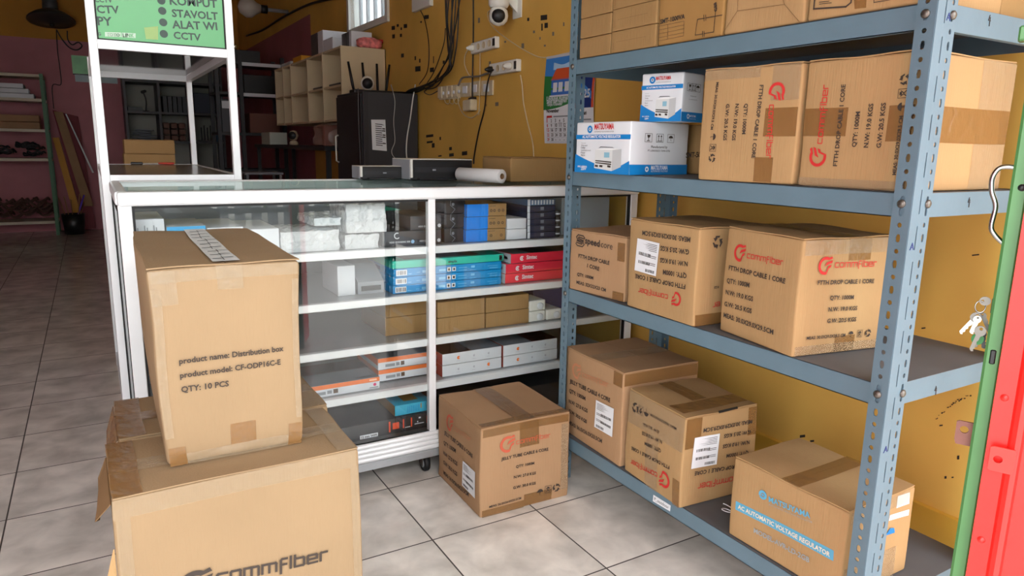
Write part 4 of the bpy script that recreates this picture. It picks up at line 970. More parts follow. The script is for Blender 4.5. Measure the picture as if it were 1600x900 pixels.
for i, wd in enumerate(('bottom', 'middle', 'top')):
    b = goods('product_box', 'half blue half brown box, %s of the stack on the upper counter shelf' % wd, 727.5+.8*i, 790+.8*i, 0, zz, CARD_PLAIN, h=.0485, group='blue and brown boxes'); b.rect('R', 0, 0, .53, 1, mat('bright_blue', (26, 128, 226), .4)); b.rect('L', 0, 0, 1, 1, mat('bright_blue', (26, 128, 226), .4))
    for u in ((.6, .68, .8, .9) if i else (.62, .88)): b.put('R', arc(.45, 1, 0, 360, 8), (u*b.w, .45*b.h), (1, 0), .006, INK_SOFT)
    bits(b, 'R', [(.55, .80, .72, .84)], INK_SOFT); b.build(); zz += .049
goods('carton', 'tan flat carton seen over the blue and brown boxes', 745, 800, 318, z, CARD_DARK, y=YF+.30, dep=.22, cat='carton', group='boxes at the back of the upper counter shelf').build()
goods('carton', 'grey carton in the dim back behind the ribboned boxes', 690, 738, 316, z, MGREY, y=YF+.32, dep=.2, cat='carton', group='boxes at the back of the upper counter shelf').build()
zz = z
for wd in ('lower', 'upper'):
    b = goods('product_box', 'small plain white box, %s of the pair by the drive cases' % wd, 792, 822.5, 0, zz, OFFWHITE, h=.0425, group='small white boxes'); b.build(); zz += .043
zz = z
for i, wd in enumerate(('lowest', 'second lowest', 'middle', 'second highest', 'highest dark')):
    b = goods('drive_case', 'dark shiny case with white end, %s of the stack' % wd, 823.5, 868, 0, zz, mat('midnight_card', (46, 50, 72), .3), h=.0262, group='dark drive cases'); b.rect('R', 0, 0, .09, 1, OFFWHITE); b.rect('R', .1, .42, .9, .48, DGREY); b.rect('R', .46, .3, .58, .8, MGREY); b.build(); zz += .0267
b = goods('drive_case', 'blue and white case with tiny squares on top of the dark stack', 824, 868, 0, zz, mat('slate_blue', (70, 104, 140), .3), h=.026, dep=.3, group='dark drive cases'); b.rect('R', 0, 0, .09, 1, OFFWHITE)
for k in range(8): bits(b, 'R', [(.14+.105*k, .15, .20+.105*k, .85)], OFFWHITE)
b.build()
for i in range(4):
    mb = MB((0, 0, 0)); c = P(875, 0, 1, YF); x = P(874.5, 340, 1, YF).x
    mb.lathe([(0, 0), (.013, 0), (.014, .003), (.014, .024), (.013, .027), (0, .027)], (0, 0, 0), (0, 0, 1), BLACKC, 14); mb.lathe([(0.0142, .010), (.0146, .012), (.0142, .016)], (0, 0, 0), (0, 0, 1), OFFWHITE, 14)
    o = mb.build('spool', None, (x, YF+.02, z+.0005+i*.0275)); tag(o, 'small black and white spool in the short column beside the drive cases', 'spool', 'small spools')
# ---- second shelf
z = SZ[1]; zz = z
for i, wd in enumerate(('bottom', 'middle', 'top')):
    b = goods('router_box', 'long blue box with barcode, %s of the three under the teal box' % wd, 613.7+i*.6, 783+i*.3, 0, zz, CYAN, h=.0312, group='blue network boxes', dep=.28)
    barcode(b, 'R', .02, .15, .115, .85)
    bits(b, 'R', [(.125, .25, .155, .33), (.20, .40, .23, .45), (.25, .3, .29, .62), (.31, .3, .34, .6), (.40, .3, .46, .6)], mat('pale_blue_print', (120, 195, 235), .5)); bits(b, 'R', [(.475, .2, .510, .75), (.52, .2, .555, .75)]); bits(b, 'R', [(.70, .45, .735, .75), (.69, .15, .75, .2), (.58, .55, .66, .62), (.58, .2, .66, .26), (.86, .5, .96, .55), (.88, .2, .96, .26)], mat('pale_blue_print', (120, 195, 235), .5)); bits(b, 'R', [(.483, .32, .500, .6), (.53, .32, .547, .6)], INK); b.rect('L', .1, .2, .5, .7, mat('deep_blue', (30, 90, 160), .5)); b.build(); zz += .0316
b = goods('router_box', 'flat teal box on top of the three long blue boxes', 613, 787, 0, zz, TEAL, h=.029, dep=.30); words_(b, 'R', 'simplix', .48, .3, .08, INK); bits(b, 'R', [(.955, .12, .985, .85)], INK); bits(b, 'R', [(.962, .4, .978, .7)]); b.rect('T', .12, .08, .80, .9, BLACKC); b.build()
zz = z
for i, (wd, px) in enumerate((('lowest', 789), ('middle', 790), ('highest', 798))):
    b = goods('switch_box', 'red flat box with white crest, %s of the red stack' % wd, px, 900, 0, zz, REDCARD, h=.0395, x1=1.745, dep=.27, group='red network boxes'); b.rect('L', 0, 0, 1, 1, OFFWHITE); b.rect('L', .80, .35, .90, .65, RED); b.rect('T', .03, .0, .30, 1, MGREY); b.rect('T', .30, .0, 1, 1, BLACKC)
    b.put('R', arc(.55, 1, 40, 320, 12), (.16*b.w, .5*b.h), (1, 0), .010, WHITE); b.put('R', arc(0, .4, 0, 360, 8), (.16*b.w, .5*b.h), (1, 0), .010, WHITE); words_(b, 'R', 'Simtec', .23, .36, .16, WHITE, hs=1.2); b.build(); zz += .040
b = goods('product_box', 'pale grey box standing on the second counter shelf near the blue boxes', 528, 556, 416, z, OFFWHITE, y=YF+.05, dep=.2); b.build()
# grey label printer beside it: sloped front
x0 = P(559, 440, 1, YF+.05).x; mb = MB(); wd, dp = .10, .22
prof = [(0, 0), (dp, 0), (dp, .10), (.10, .10), (0, .045)]
pts = [Vector((0, y, zz_)) for y, zz_ in prof]; mb.prism(pts, (1, 0, 0), wd, MGREY); mb.box((.012, -.003, .012), (wd-.012, .004, .030), BLACK)
tag(mb.build('label_printer', None, (x0, YF+.05, z+.0005)), 'small grey sloped device beside the blue boxes in the counter', 'label printer')
# ---- third shelf
z = SZ[2]
gb = 'plain brown boxes on the third counter shelf'
for px0, px1, yy, hs, where in ((602, 676, YF+.06, .072, 'behind the mullion'), (683.5, 757.5, YF, .063, 'just past the mullion'), (759, 826, YF, .062, 'next to the white fittings')):
    zz = z
    for wd in ('lower', 'upper'):
        b = goods('carton', '%s plain brown flat box of the pair %s' % (wd, where), px0, px1, 0, zz, CARD_PLAIN, h=hs, y=yy, dep=.28, group=gb, cat='carton')
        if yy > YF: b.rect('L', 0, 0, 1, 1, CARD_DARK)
        b.rect('T', .45, 0, .56, 1, CARD_DARK); b.build(); zz += hs+.0006
def fitting(label, px0, px1, zb):
    x0, x1 = P(px0, 480, 1, YF).x, P(px1, 480, 1, YF).x; h = .045; r = thing('wall_fitting', label, 'electrical fitting', ((x0+x1)/2, YF+.06, zb), 0, 'white electrical fittings')
    MB().box((-(x1-x0)/2+.001, -.06, 0), ((x1-x0)/2-.001, .06, h), WHITEPL, .006, 2).build('housing', r)
    MB().lathe([(.015, 0), (.015, .004), (.011, .006), (.0, .006)], (.012, -.0595, h*.45), (0, -1, 0), OFFWHITE, 16).build('dial', r)
fitting('white electrical fitting at the bottom of the pair beside the brown boxes', 827, 853, z+.0005); fitting('white electrical fitting on top of another beside the brown boxes', 827, 853, z+.0465); fitting('single white electrical fitting beside the pair of fittings', 854, 878, z+.0005)
b = goods('product_box', 'navy box in the shade behind the white electrical fittings', 832, 900, 0, z, DBLUE, h=.135, y=YF+.16, dep=.26, x1=1.955); b.rect('R', .68, .1, .74, .8, LBLUE); bits(b, 'R', [(.1, .7, .45, .74)], MGREY); b.build()
# ---- fourth shelf
z = SZ[3]
def modem(label, px0, px1, zb, h, style, y=YF, rtop='grey'):
    b = goods('modem_box', label, px0, px1, 0, zb, OFFWHITE, h=h, y=y, dep=.25, group='orange and white modem boxes'); b.rect('T', 0, 0, 1, 1, MGREY)
    if style == 'side':
        b.rect('R', 0, .64, 1, 1, ORANGE); bits(b, 'R', [(.12, .2, .28, .45), (.30, .22, .36, .5)], MGREY); bits(b, 'R', [(.38, .2, .44, .55)], INK_SOFT); bits(b, 'R', [(.86, .74, .96, .9)], mat('pale_orange', (250, 190, 150), .5)); b.put('R', arc(0, 1, 0, 360, 12), (.93*b.w, .42*b.h), (1, 0), .006, mat('magenta_dot', (215, 50, 110), .5)); bits(b, 'R', [(.86, .12, .98, .2)], MGREY); b.rect('T', 0, .52, 1, 1, REDTOP); b.rect('L', 0, .4, 1, 1, ORANGE); b.rect('T', .70, .06, .92, .12, INK_SOFT)
    else:
        b.rect('L', 0, 0, 1, 1, REDTOP); b.rect('L', .1, .3, .8, .7, OFFWHITE); b.rect('T', *((0, 0, .48, 1) if rtop == 'l' else (.52, 0, 1, 1)), REDTOP)
        k = style
        for i, u in enumerate((.26, .52, .77)): b.put('R', arc(0, 1, 20, 330, 12), (u*b.w, .55*b.h), (1, 0), .007 if i == k else .0045, ORANGE if i == k else mat('faint_grey_print', (176, 176, 186), .6)); bits(b, 'R', [(u-.03, .25, u+.03, .28)], mat('faint_grey_print', (176, 176, 186), .6))
    b.build(); return b.top
modem('white box with orange band at the front of the fourth counter shelf', 474, 594, z, .046, 'side', y=YF-.005)
t = modem('lower orange-banded white box of the pair beside the mullion', 591.5, 682, z+.005, .046, 'side', y=YF+.05)
modem('upper orange-banded white box of the pair beside the mullion', 590.5, 682, t, .046, 'side', y=YF+.05)
t = modem('lower white box with orange end of the pair past the mullion', 691, 783.5, z, .047, 2, rtop='l')
modem('upper white box with orange end of the pair past the mullion', 691, 783.5, t, .047, 0, rtop='l')
t = modem('lower white box of the pair at the dark end of the fourth shelf', 786, 870, z, .047, 0, rtop='r')
modem('upper white box with rust top at the dark end of the fourth shelf', 786, 870, t, .047, 0, rtop='r')
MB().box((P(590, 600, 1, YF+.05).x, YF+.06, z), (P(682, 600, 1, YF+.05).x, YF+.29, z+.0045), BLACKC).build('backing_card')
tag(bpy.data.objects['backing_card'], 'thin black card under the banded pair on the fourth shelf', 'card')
# ---- deck
z = .176
b = goods('product_box', 'long black box with orange lettering on the counter bottom deck', 500, 674, 0, z, BLACKC, h=.062, dep=.3, y=YF-.02); zz = b.top
for u, v0, v1 in ((.73, .25, .85), (.805, .25, .85), (.955, .3, .8), (.975, .2, .95)): bits(b, 'R', [(u, v0, u+.012, v1)], mat('orange_red', (230, 80, 40), .5))
bits(b, 'R', [(.635, .30, .695, .72), (.60, .15, .615, .85)], mat('orange_red', (230, 80, 40), .5)); bits(b, 'R', [(.84, .35, .93, .40), (.75, .25, .80, .30), (.865, .45, .875, .55), (.88, .7, .90, .8)], OFFWHITE); bits(b, 'R', [(.34, .06, .50, .30)]); words_(b, 'R', '12 mm WIFI', .35, .1, .14, INK); b.build()
b = goods('product_box', 'turquoise and yellow box lying on the long black box', 617, 674, 0, zz, mat('turquoise_card', (60, 176, 210), .4), h=.042, dep=.22, y=YF-.005); b.rect('L', 0, 0, 1, 1, mat('ochre_card', (170, 130, 62), .5)); b.rect('T', .33, .15, .72, .85, mat('ochre_card', (190, 150, 52), .5))
for k in range(7): bits(b, 'R', [(.34+.05*k, .15, .355+.05*k, .8)], LBLUE)
bits(b, 'R', [(.70, .4, .73, .9)], mat('ochre_card', (190, 150, 52), .5)); bits(b, 'R', [(.87, .6, .93, .85)]); b.build()
# grey case seen through the counter's end glass, under the rack's second shelf
MB().box((1.70, 2.46, SZ[0]+.0005), (1.955, 2.80, 1.052), mat('pale_grey_case', (158, 166, 174), .5), .004).build('equipment_case')
tag(bpy.data.objects['equipment_case'], 'pale grey case in the counter end behind the rack back post', 'case')

# ---- on the counter top
z = CT+.0008
def printer(label, px0, px1, pyt, y, dep):
    pb = proj_y(Vector((P(px0, 280, 1, y).x, y, z))); x0, x1 = P(px0, pb, 1, y).x, P(px1, pb, 1, y).x; h = P(px0, pyt, 1, y).z-z; w_ = x1-x0
    r = thing('inkjet_printer', label, 'printer', ((x0+x1)/2, y+dep/2, z), 0, 'printers on the counter')
    MB().box((-w_/2+.006, -dep/2, 0), (w_/2, dep/2, h*.96), BLACK, .004).build('body', r)
    MB().box((-w_/2, -dep/2+.01, .004), (-w_/2+.006, dep/2, h*.97), mat('silver_grey_plastic', (150, 154, 160), .4), .002).build('side_panel', r)
    q = MB().box((-w_/2, -dep/2+.002, h*.965), (w_/2, dep/2, h), WHITEPL, .002); q.build('lid', r)
    MB().box((-w_/2, -dep/2-.004, .012), (-w_/2+.010, -dep/2+.01, h*.98), WHITEPL, .002).build('front_trim', r)
    q = MB().box((-w_/2+.02, -dep/2-.003, h*.38), (w_/2-.02, -dep/2+.001, h*.62), BLACKC); q.box((-w_/2+.10, -dep/2-.005, h*.46), (-w_/2+.115, -dep/2, h*.54), MGREY); q.build('control_panel', r)
    MB().box((-w_/2+.03, -dep/2-.03, .004), (w_/2-.05, -dep/2+.02, .010), BLACK).build('paper_tray', r)
    return r, w_, dep, h
printer('flatter printer on the counter top in front of the charcoal cabinet', 563, 629, 259.5, 2.90, .11)
r, w_, dep, h = printer('bigger printer on the counter top beside the plastic roll', 641.5, 738, 248.5, 2.80, .21)
MB().prism([Vector((w_/2-.01, -dep/2+.05, h*.80)), Vector((w_/2+.03, -dep/2+.06, h*.96)), Vector((w_/2+.03, dep/2-.02, h*.96)), Vector((w_/2-.01, dep/2-.02, h*.80))], (0, 0, 1), .004, BLACK).build('output_flap', r)
a = P(783.5, 274, 2, z+.028); a = P(784.5, 274.5, 1, 2.53); a.z = z+.0285; far = Vector((a.x-.075, a.y+.24, a.z))
mb = MB(a); ax = (far-a); L_ = ax.length; R_ = .0285
mb.lathe([(.012, 0), (R_-.002, 0), (R_, .002), (R_, L_-.002), (R_-.002, L_), (.012, L_), (.012, L_*.5), (.012, 0)], a, ax, mat('milky_film_roll', (216, 216, 216), .35), 28)
ro_ = thing('film_roll', 'white roll of stretch film lying between the printer and the brown carton', 'roll', a-Vector((0, 0, R_)))
mb.off = a; o = mb.build('film', ro_); o.location = (0, 0, R_)
mb = MB((0, 0, 0)); axn = ax.normalized(); mb.lathe([(.0118, -.001), (.0118, L_+.001), (.009, L_+.001), (.009, -.001), (.0118, -.001)], (0, 0, 0), ax, CARD_DARK, 20); o = mb.build('core', ro_); o.location = (0, 0, R_)
xf = P(798, 284.4, 2, z); hb_ = z_over(xf, 246)-z
b = Box('carton', 'plain brown carton on the counter top beside the calendar', 'carton', (xf.x+.165, xf.y+.13, z), .33, .26, hb_, 0.0, CARD_PLAIN, None, flaps=('x', .5), amp=.001); b.build()

# ================================================================ sign stall behind the counter
SX0, SX1, SY0, SY1, SH = .030, .527, 3.06, 4.46, 1.128
stall = thing('sign_stall', 'white aluminium framed stall with a green sign and glass counter top behind the showcase', 'stall', ((SX0+SX1)/2, (SY0+SY1)/2, 0)); so = stall.location.copy(); p_ = .029
for x in (SX0, SX1-p_):
    for y in (SY0, SY1-p_): MB(so).box((x, y, 0), (x+p_, y+p_, 2.1 if y == SY0 else 1.68), ALU, .002).build('upright', stall)
for z0, z1 in ((1.582, 1.613), (SH-.022, SH), (.05, .08)):
    for lo, hi in (((SX0+p_, SY0+.002, z0), (SX1-p_, SY0+p_-.002, z1)), ((SX0+p_, SY1-p_+.002, z0), (SX1-p_, SY1-.002, z1)), ((SX0+.002, SY0+p_, z0), (SX0+p_-.002, SY1-p_, z1)), ((SX1-p_+.002, SY0+p_, z0), (SX1-.002, SY1-p_, z1))):
        MB(so).box(lo, hi, ALU).build('rail', stall)
MB(so).box((SX0+p_, SY0+p_, SH-.006), (SX1-p_, SY1-p_, SH-.001), mat('dark_mirror_glass', (128, 124, 116), .22, spec=.6)).build('glass_top', stall)
MB(so).box((SX0+p_, SY0+.012, .08), (SX1-p_, SY0+.017, SH-.022), mat('grey_panel', (120, 122, 122), .5)).build('lower_panel', stall)
MB(so).box((SX0+.012, SY0+p_, .08), (SX0+.017, SY1-p_, SH-.022), DGREY).build('side_panel', stall)
MB(so).box((SX0+p_, SY0+.03, 1.613), (SX1-p_, SY1-p_, 1.617), mat('stall_shelf_glass', (60, 62, 62), .08)).build('glass_shelf', stall)
mb = MB(so); mb.box((SX0+p_, SY0+.010, 1.613), (SX1-p_, SY0+.016, 2.09), SIGNG)
def on_sign(px, py): p = P(px, py, 1, SY0+.0092); return p
def sign_text(st, a, b_, m=SIGNINK, hs=1.0):
    A, B = on_sign(*a), on_sign(*b_); u = (B-A); l = u.length; u.normalize(); v = Vector((0, -1, 0)).cross(u)*-1; v = u.cross(Vector((0, 1, 0)))*-1 if v.z < 0 else v
    if v.z < 0: v = -v
    vs, fs, wd = glyphs(st, True); k = l/wd; idx = mb.mi(m)
    vv = [mb.bm.verts.new(A+u*x*k+v*y*k*hs-so) for x, y in vs]
    for q in fs: f = mb.bm.faces.new([vv[i] for i in q]); f.material_index = idx
sign_text('CTV', (152, 20), (187, 21)); sign_text('PY', (153, 39), (176, 40)); sign_text('G', (153, 55), (158, 55.5))
sign_text('KOMPUT', (265.5, 7), (340, 12)); sign_text('STAVOLT', (269, 26), (341, 31)); sign_text('ALAT WI', (269.5, 44), (340, 47)); sign_text('CCTV', (271.5, 60), (314, 64)); sign_text('CCTV', (148, 3), (176, 4))
for px, py in ((253.5, 17), (255, 35), (256, 53), (252, 1)):
    c = on_sign(px, py); mb.lathe([(0, 0), (.014, 0)], c, (0, -1, 0), SIGNINK, 18)
LG = mat('pale_sign_print', (190, 220, 196), .3)
for a, b_, c, d in (((164, 50), (189, 50.8), (189, 58), (164, 57)), ((190, 51), (212, 52), (212, 59.5), (190, 58))): mb.face([on_sign(*q) for q in (a, b_, c, d)], LG)
so2 = Vector((0, -.0006, 0)); mb.off = so-so2; sign_text('TOTO', (167, 56.2), (187.5, 57), SIGNG); sign_text('LINK', (192, 57.5), (210, 58.3), SIGNG); mb.off = so
mb.face([on_sign(*q) for q in ((225, 43), (247, 41), (247, 62), (228, 61))], mat('yellow_green_print', (150, 184, 100), .3))
mb.keep = True; mb.build('sign_panel', stall)
g_ = MB(so); g_.box((SX0+p_-.002, SY0+.006, 1.611), (SX1-p_+.002, SY0+.012, 1.618), RUBBER); g_.box((SX0+p_, SY0+.006, 1.615), (SX0+p_+.005, SY0+.012, 2.09), RUBBER); g_.box((SX1-p_-.005, SY0+.006, 1.615), (SX1-p_, SY0+.012, 2.09), RUBBER); g_.build('gasket_frame', stall)
MB(so).lathe([(0, .012), (.009, .011), (.011, .004), (.011, 0)], P(364.5, 73, 0, SX1), (1, 0, 0), CHROME, 14).build('lock', stall)
# things on the stall
z = SH+.0006
yb_ = P(236, 256.5, 2, z).y
for (a, b_, h, wd) in (((195, 257), (275, 255), .055, 'lower'), ((196, 246), (275, 243), .075, 'upper')):
    x0, x1 = P(a[0], a[1], 1, yb_).x, P(b_[0], b_[1], 1, yb_).x
    Box('carton', '%s small brown carton of the pair on the stall glass' % wd, 'carton', ((x0+x1)/2, yb_+(.12 if wd == 'lower' else .13), z if wd == 'lower' else z+.0565), x1-x0, .2, h, 0.0, CARD_PLAIN, 'small cartons on the stall', flaps=('x', .5), soft=.003, amp=.0008).build()
sc = thing('scissors', 'scissors with red handles lying in front of the small cartons on the stall', 'scissors', (P(250, 258, 1, yb_-.05).x, yb_-.05, z))
MB().tube([(-.005, 0, .006), (.03, .012, .006), (.065, .014, .006), (.062, .034, .006), (.025, .03, .006)], .005, mat('coral_plastic', (214, 74, 62), .4), closed=True).build('handle', sc); MB().tube([(-.005, -.002, .006), (.03, -.01, .006), (.062, -.014, .006), (.062, -.03, .006), (.025, -.028, .006)], .005, MATS['coral_plastic'], closed=True).build('handle', sc)
MB().prism([Vector((.0, -.006, .004)), Vector((-.10, -.001, .004)), Vector((-.10, .001, .004)), Vector((.0, .006, .004))], (0, 0, 1), .003, STEEL).build('blade', sc)
tag(MB().box((-.03, -.012, 0), (.03, .012, .014), BLACK, .004).build('stapler', None, (P(214, 259, 1, yb_-.09).x, yb_-.09, z)), 'small black tool on the stall glass beside the scissors', 'tool')

# ================================================================ things on the yellow wall
def WP(px, py, off=0.0): return P(px, py, 0, WX-off)
def wall_box(mb, pxa, pxb, h, thick, m, bev=.002, z_mid=None, off=0.0):
    """box lying on the wall between two pixel points of its centre line"""
    A, B = WP(*pxa), WP(*pxb); u = (B-A); l = u.length; u.normalize(); n = Vector((-1, 0, 0)); v = u.cross(n); v = v if v.z > 0 else -v
    c = (A+B)/2+n*(thick/2+off); mb.obox(c, u*l/2, v*h/2, n*thick/2, m, bev); return A, B, u, v, l
# dome camera on a bracket
c = WP(779, 25, .12); rt = thing('security_camera', 'white dome security camera on a bracket on the yellow wall', 'camera', c)
mb = MB(c); k = 16
mb.lathe([(.0, .052), (.030, .046), (.047, .028), (.052, .0), (.047, -.026), (.030, -.044), (.0, -.052)], c, (0, 0, 1), WHITEPL, 22); mb.build('ball_head', rt)
f = (CAM+Vector((.3, .6, 0))-c); f.z = -.12*f.length; f.normalize()
MB(c).lathe([(.0, .055), (.020, .0525), (.033, .044), (.036, .038)], c, f, BLACK, 20).build('lens_face', rt)
MB(c).lathe([(.0, .108), (.050, .108), (.055, .100), (.055, .055), (.050, .048), (.046, .040), (.0, .040)], c, (0, 0, 1), WHITEPL, 22).build('base', rt)
mb = MB(c); mb.box((c.x-.05, c.y-.03, c.z+.108), (WX, c.y+.03, c.z+.120), WHITEPL, .003); mb.prism([Vector((WX, c.y-.006, c.z+.108)), Vector((WX-.10, c.y-.006, c.z+.108)), Vector((WX, c.y-.006, c.z+.02))], (0, 1, 0), .012, WHITEPL); mb.box((WX-.008, c.y-.045, c.z+.0), (WX, c.y+.045, c.z+.125), WHITEPL, .002); mb.build('bracket', rt)
def cord(name, label, pts, r, m, group=None, cat='cord'):
    return tag(MB().tube(pts, r, m, n=6).build(name), label, cat, group)
CORDW = mat('cream_cord', (206, 188, 150), .5)
# socket strips
def strip(label, pxa, pxb, h, nsock, plugs):
    A, B = WP(*pxa), WP(*pxb); base = (A+B)/2; rt = thing('socket_strip', label, 'power strip', base, 0, 'socket strips on the yellow wall')
    mb = MB(base); A, B, u, v, l = wall_box(mb, pxa, pxb, h, .034, WHITEPL, .004); mb.build('housing', rt)
    for i in range(nsock):
        q = A+u*l*(i+.5)/(nsock+.4)+Vector((-.034, 0, 0)); MB(base).lathe([(.0, .001), (.016, .001), (.018, .003), (.019, .003), (.019, 0)], q, (-1, 0, 0), IVORY, 16).build('socket', rt)
    q = A+u*l*.96+Vector((-.034, 0, 0)); MB(base).obox(q, u*.010, v*h*.32, Vector((.003, 0, 0)), BLACK).build('switch', rt)
    for i, m, L_ in plugs:
        q = A+u*l*(i+.5)/(nsock+.4)+Vector((-.034, 0, 0)); MB(base).lathe([(.017, 0), (.017, .022), (.012, .034), (.006, .050), (.0, .050)], q, (-1, -.2, -.1), m, 14).build('plug', rt)
    return A, B, u, v, l
s1 = strip('white socket strip higher on the wall, under the dome camera', (743, 77), (781, 66), .062, 4, ((0, WHITEPL, 1),))
s2 = strip('white socket strip with a black plug, lower of the two on the wall', (772, 110), (815, 102), .064, 4, ((0, BLACK, 1), (3, WHITEPL, 1)))
# row of breakers, plates and adapter
base = WP(705, 146); rt = thing('breaker_row', 'ivory row of four breaker switches on the wall by the black cables', 'breaker box', base); mb = MB(base); wall_box(mb, (690, 146), (720, 143), .085, .02, IVORY); mb.build('base', rt)
for i in range(4):
    mb = MB(base); x = 693+8*i; wall_box(mb, (x-3, 145.5-.1*(x-690)), (x+3, 145-.1*(x-690)), .074, .030, IVORY, .003); b_ = mb.build('breaker', rt)
    mb = MB(base); q = WP(x, 146-.1*(x-690), .031); mb.obox(q, (0, .008, 0), (0, 0, .010), (.006, 0, 0), OFFWHITE, .002); mb.build('toggle', b_)
for i, (a, b_, lb) in enumerate((((722, 141), (737, 140), 'grimy switch plate next to the ivory breakers'), ((740, 139), (751, 138), 'narrow switch plate, middle of the three on the wall'), ((754, 138), (772, 137), 'wide switch plate with black cord crossing it'))):
    base = WP((a[0]+b_[0])/2, 139); rt = thing('switch_plate', lb, 'switch plate', base, 0, 'switch plates on the yellow wall'); mb = MB(base); A, B, u, v, l = wall_box(mb, a, b_, .085, .012, IVORY); mb.build('plate', rt)
    mb = MB(base); mb.obox((A+B)/2+Vector((-.014, 0, 0)), u*l*.22, v*.022, (.003, 0, 0), OFFWHITE, .001); mb.build('rocker', rt)
base = WP(740, 165); rt = thing('power_adapter', 'small ivory adapter plugged in under the switch plates', 'adapter', base); mb = MB(base); wall_box(mb, (733.5, 166), (746.5, 164), .066, .05, IVORY, .006); mb.build('housing', rt); mb = MB(base); wall_box(mb, (738, 156), (745, 154), .02, .03, BLACK, .003); mb.build('plug', rt)
tag(MB().box(tuple(WP(668, 2, .03)-Vector((0, .03, .03))), tuple(WP(652, 2, 0)+Vector((0, .03, .03))), WHITEPL, .003).build('junction_box'), 'small white box high on the wall with a black cord falling from it', 'junction box')
# black cables: down from above, then across the cabinet
gb = 'black cables on the yellow wall'; lbl = 'black cable in the bundle running down the wall to the charcoal cabinet'
rnd = random.Random(11); J = lambda s_: rnd.uniform(-s_, s_)
for i in range(8):      # each keeps its own distance from the wall, then they fan round the corner onto the cabinet
    e = .014+.0118*i; k = i-3.5; r_ = .112-.0118*i; cx_, cy_ = 1.934, 4.80; wx = WX-e
    pts = [WP(708+k*3.6, -14, e), WP(706+k*2.4+J(4), 35, e), WP(704+k*1.2+J(5), 80, e), WP(697+J(8), 110+J(5), e), WP(676+J(6), 131+J(5), e), Vector((wx, 4.70, 1.640)), Vector((wx, cy_, 1.628))]
    pts += [Vector((cx_+r_*math.cos(t), cy_+r_*math.sin(t), 1.622)) for t in (.52, 1.05, 1.57)]+[Vector((1.80, cy_+r_, 1.6205)), Vector((1.66, cy_+r_, 1.6205))]
    cord('cable', lbl, pts, .0042, BLACK, gb, 'cable')
for i, (xa, ya) in enumerate(((690, 55), (655, 30), (664, 10))):
    cord('cable', ('thin black cable bowing away from the wall bundle', 'thin black cable looping below the small white box', 'short black cable loop hanging beside the breakers')[i], ([WP(696, 44, .004), WP(693, 70, .004), WP(679, 110, .004), WP(666, 132, .004)], [WP(656, 14, .004), WP(664, 33, .01), WP(670, 70, .01), WP(668, 110, .01), WP(655, 132, .02)], [WP(686, 141, .004), WP(672, 148, .004), WP(663, 144, .004), WP(668, 139, .004)])[i], .003, BLACK, None, 'cable')
cord('cable', 'single black cable straight down past the socket strips', [WP(739.5, -12, .006), WP(739.5, 60, .006), WP(738, 130, .02), WP(738, 152, .02)], .0045, BLACK, None, 'cable')
cord('cord', 'black cord from the plugged socket strip down behind the bigger printer', [WP(771, 109, .08), WP(765, 118, .05), WP(760, 140, .03), WP(757, 170, .01), WP(748, 205, .01), WP(741, 243, .01), WP(740, 256, .01)], .0045, BLACK)
cord('cord', 'white cord hanging from the lower socket strip to the counter', [WP(813, 117, .02), WP(816, 135, .01), WP(818, 160, .006), WP(824, 190, .006), WP(832, 222, .006), WP(834, 245, .006)], .0035, CORDW)
cord('cord', 'pale cord curving from the dome camera across the wall', [WP(769, 14, .02), WP(762, 20, .006), WP(765, 34, .004), WP(776, 48, .004), WP(800, 66, .004), WP(826, 82, .004), WP(850, 90, .004), WP(888, 82, .004), WP(910, 78, .004)], .0028, CORDW)
cord('cord', 'pale cord looping from the higher socket strip into the cable tangle', [WP(741, 74, .008), WP(733, 76, .008), WP(727, 86, .01), WP(726, 100, .01), WP(731, 114, .01), WP(737, 122, .004)], .0032, CORDW)
cord('cord', 'cream cord hanging straight under the higher socket strip', [WP(750, 82, .03), WP(750, 100, .012), WP(750, 130, .026), WP(749, 160, .01), WP(748, 180, .01)], .003, CORDW)
for i in range(3): cord('cord', 'short ivory loop under the breakers', [WP(694+7*i, 152, .02), WP(696+7*i, 160, .012), WP(701+7*i, 162, .012), WP(705+7*i, 152, .02)], .003, CORDW, 'ivory loops')
cord('cord', 'cream cord sagging from the breakers to under the adapter', [WP(715, 152, .02), WP(717, 164, .01), WP(724, 178, .01), WP(735, 184, .01), WP(744, 180, .01), WP(750, 172, .01)], .0035, CORDW)
cord('cord', 'grey braided cord bundled across above the breakers', [WP(716, 134, .02), WP(722, 122, .012), WP(734, 120, .012), WP(748, 119, .03), WP(760, 115, .02), WP(769, 113, .03)], .006, mat('grey_cord', (120, 112, 104), .6))

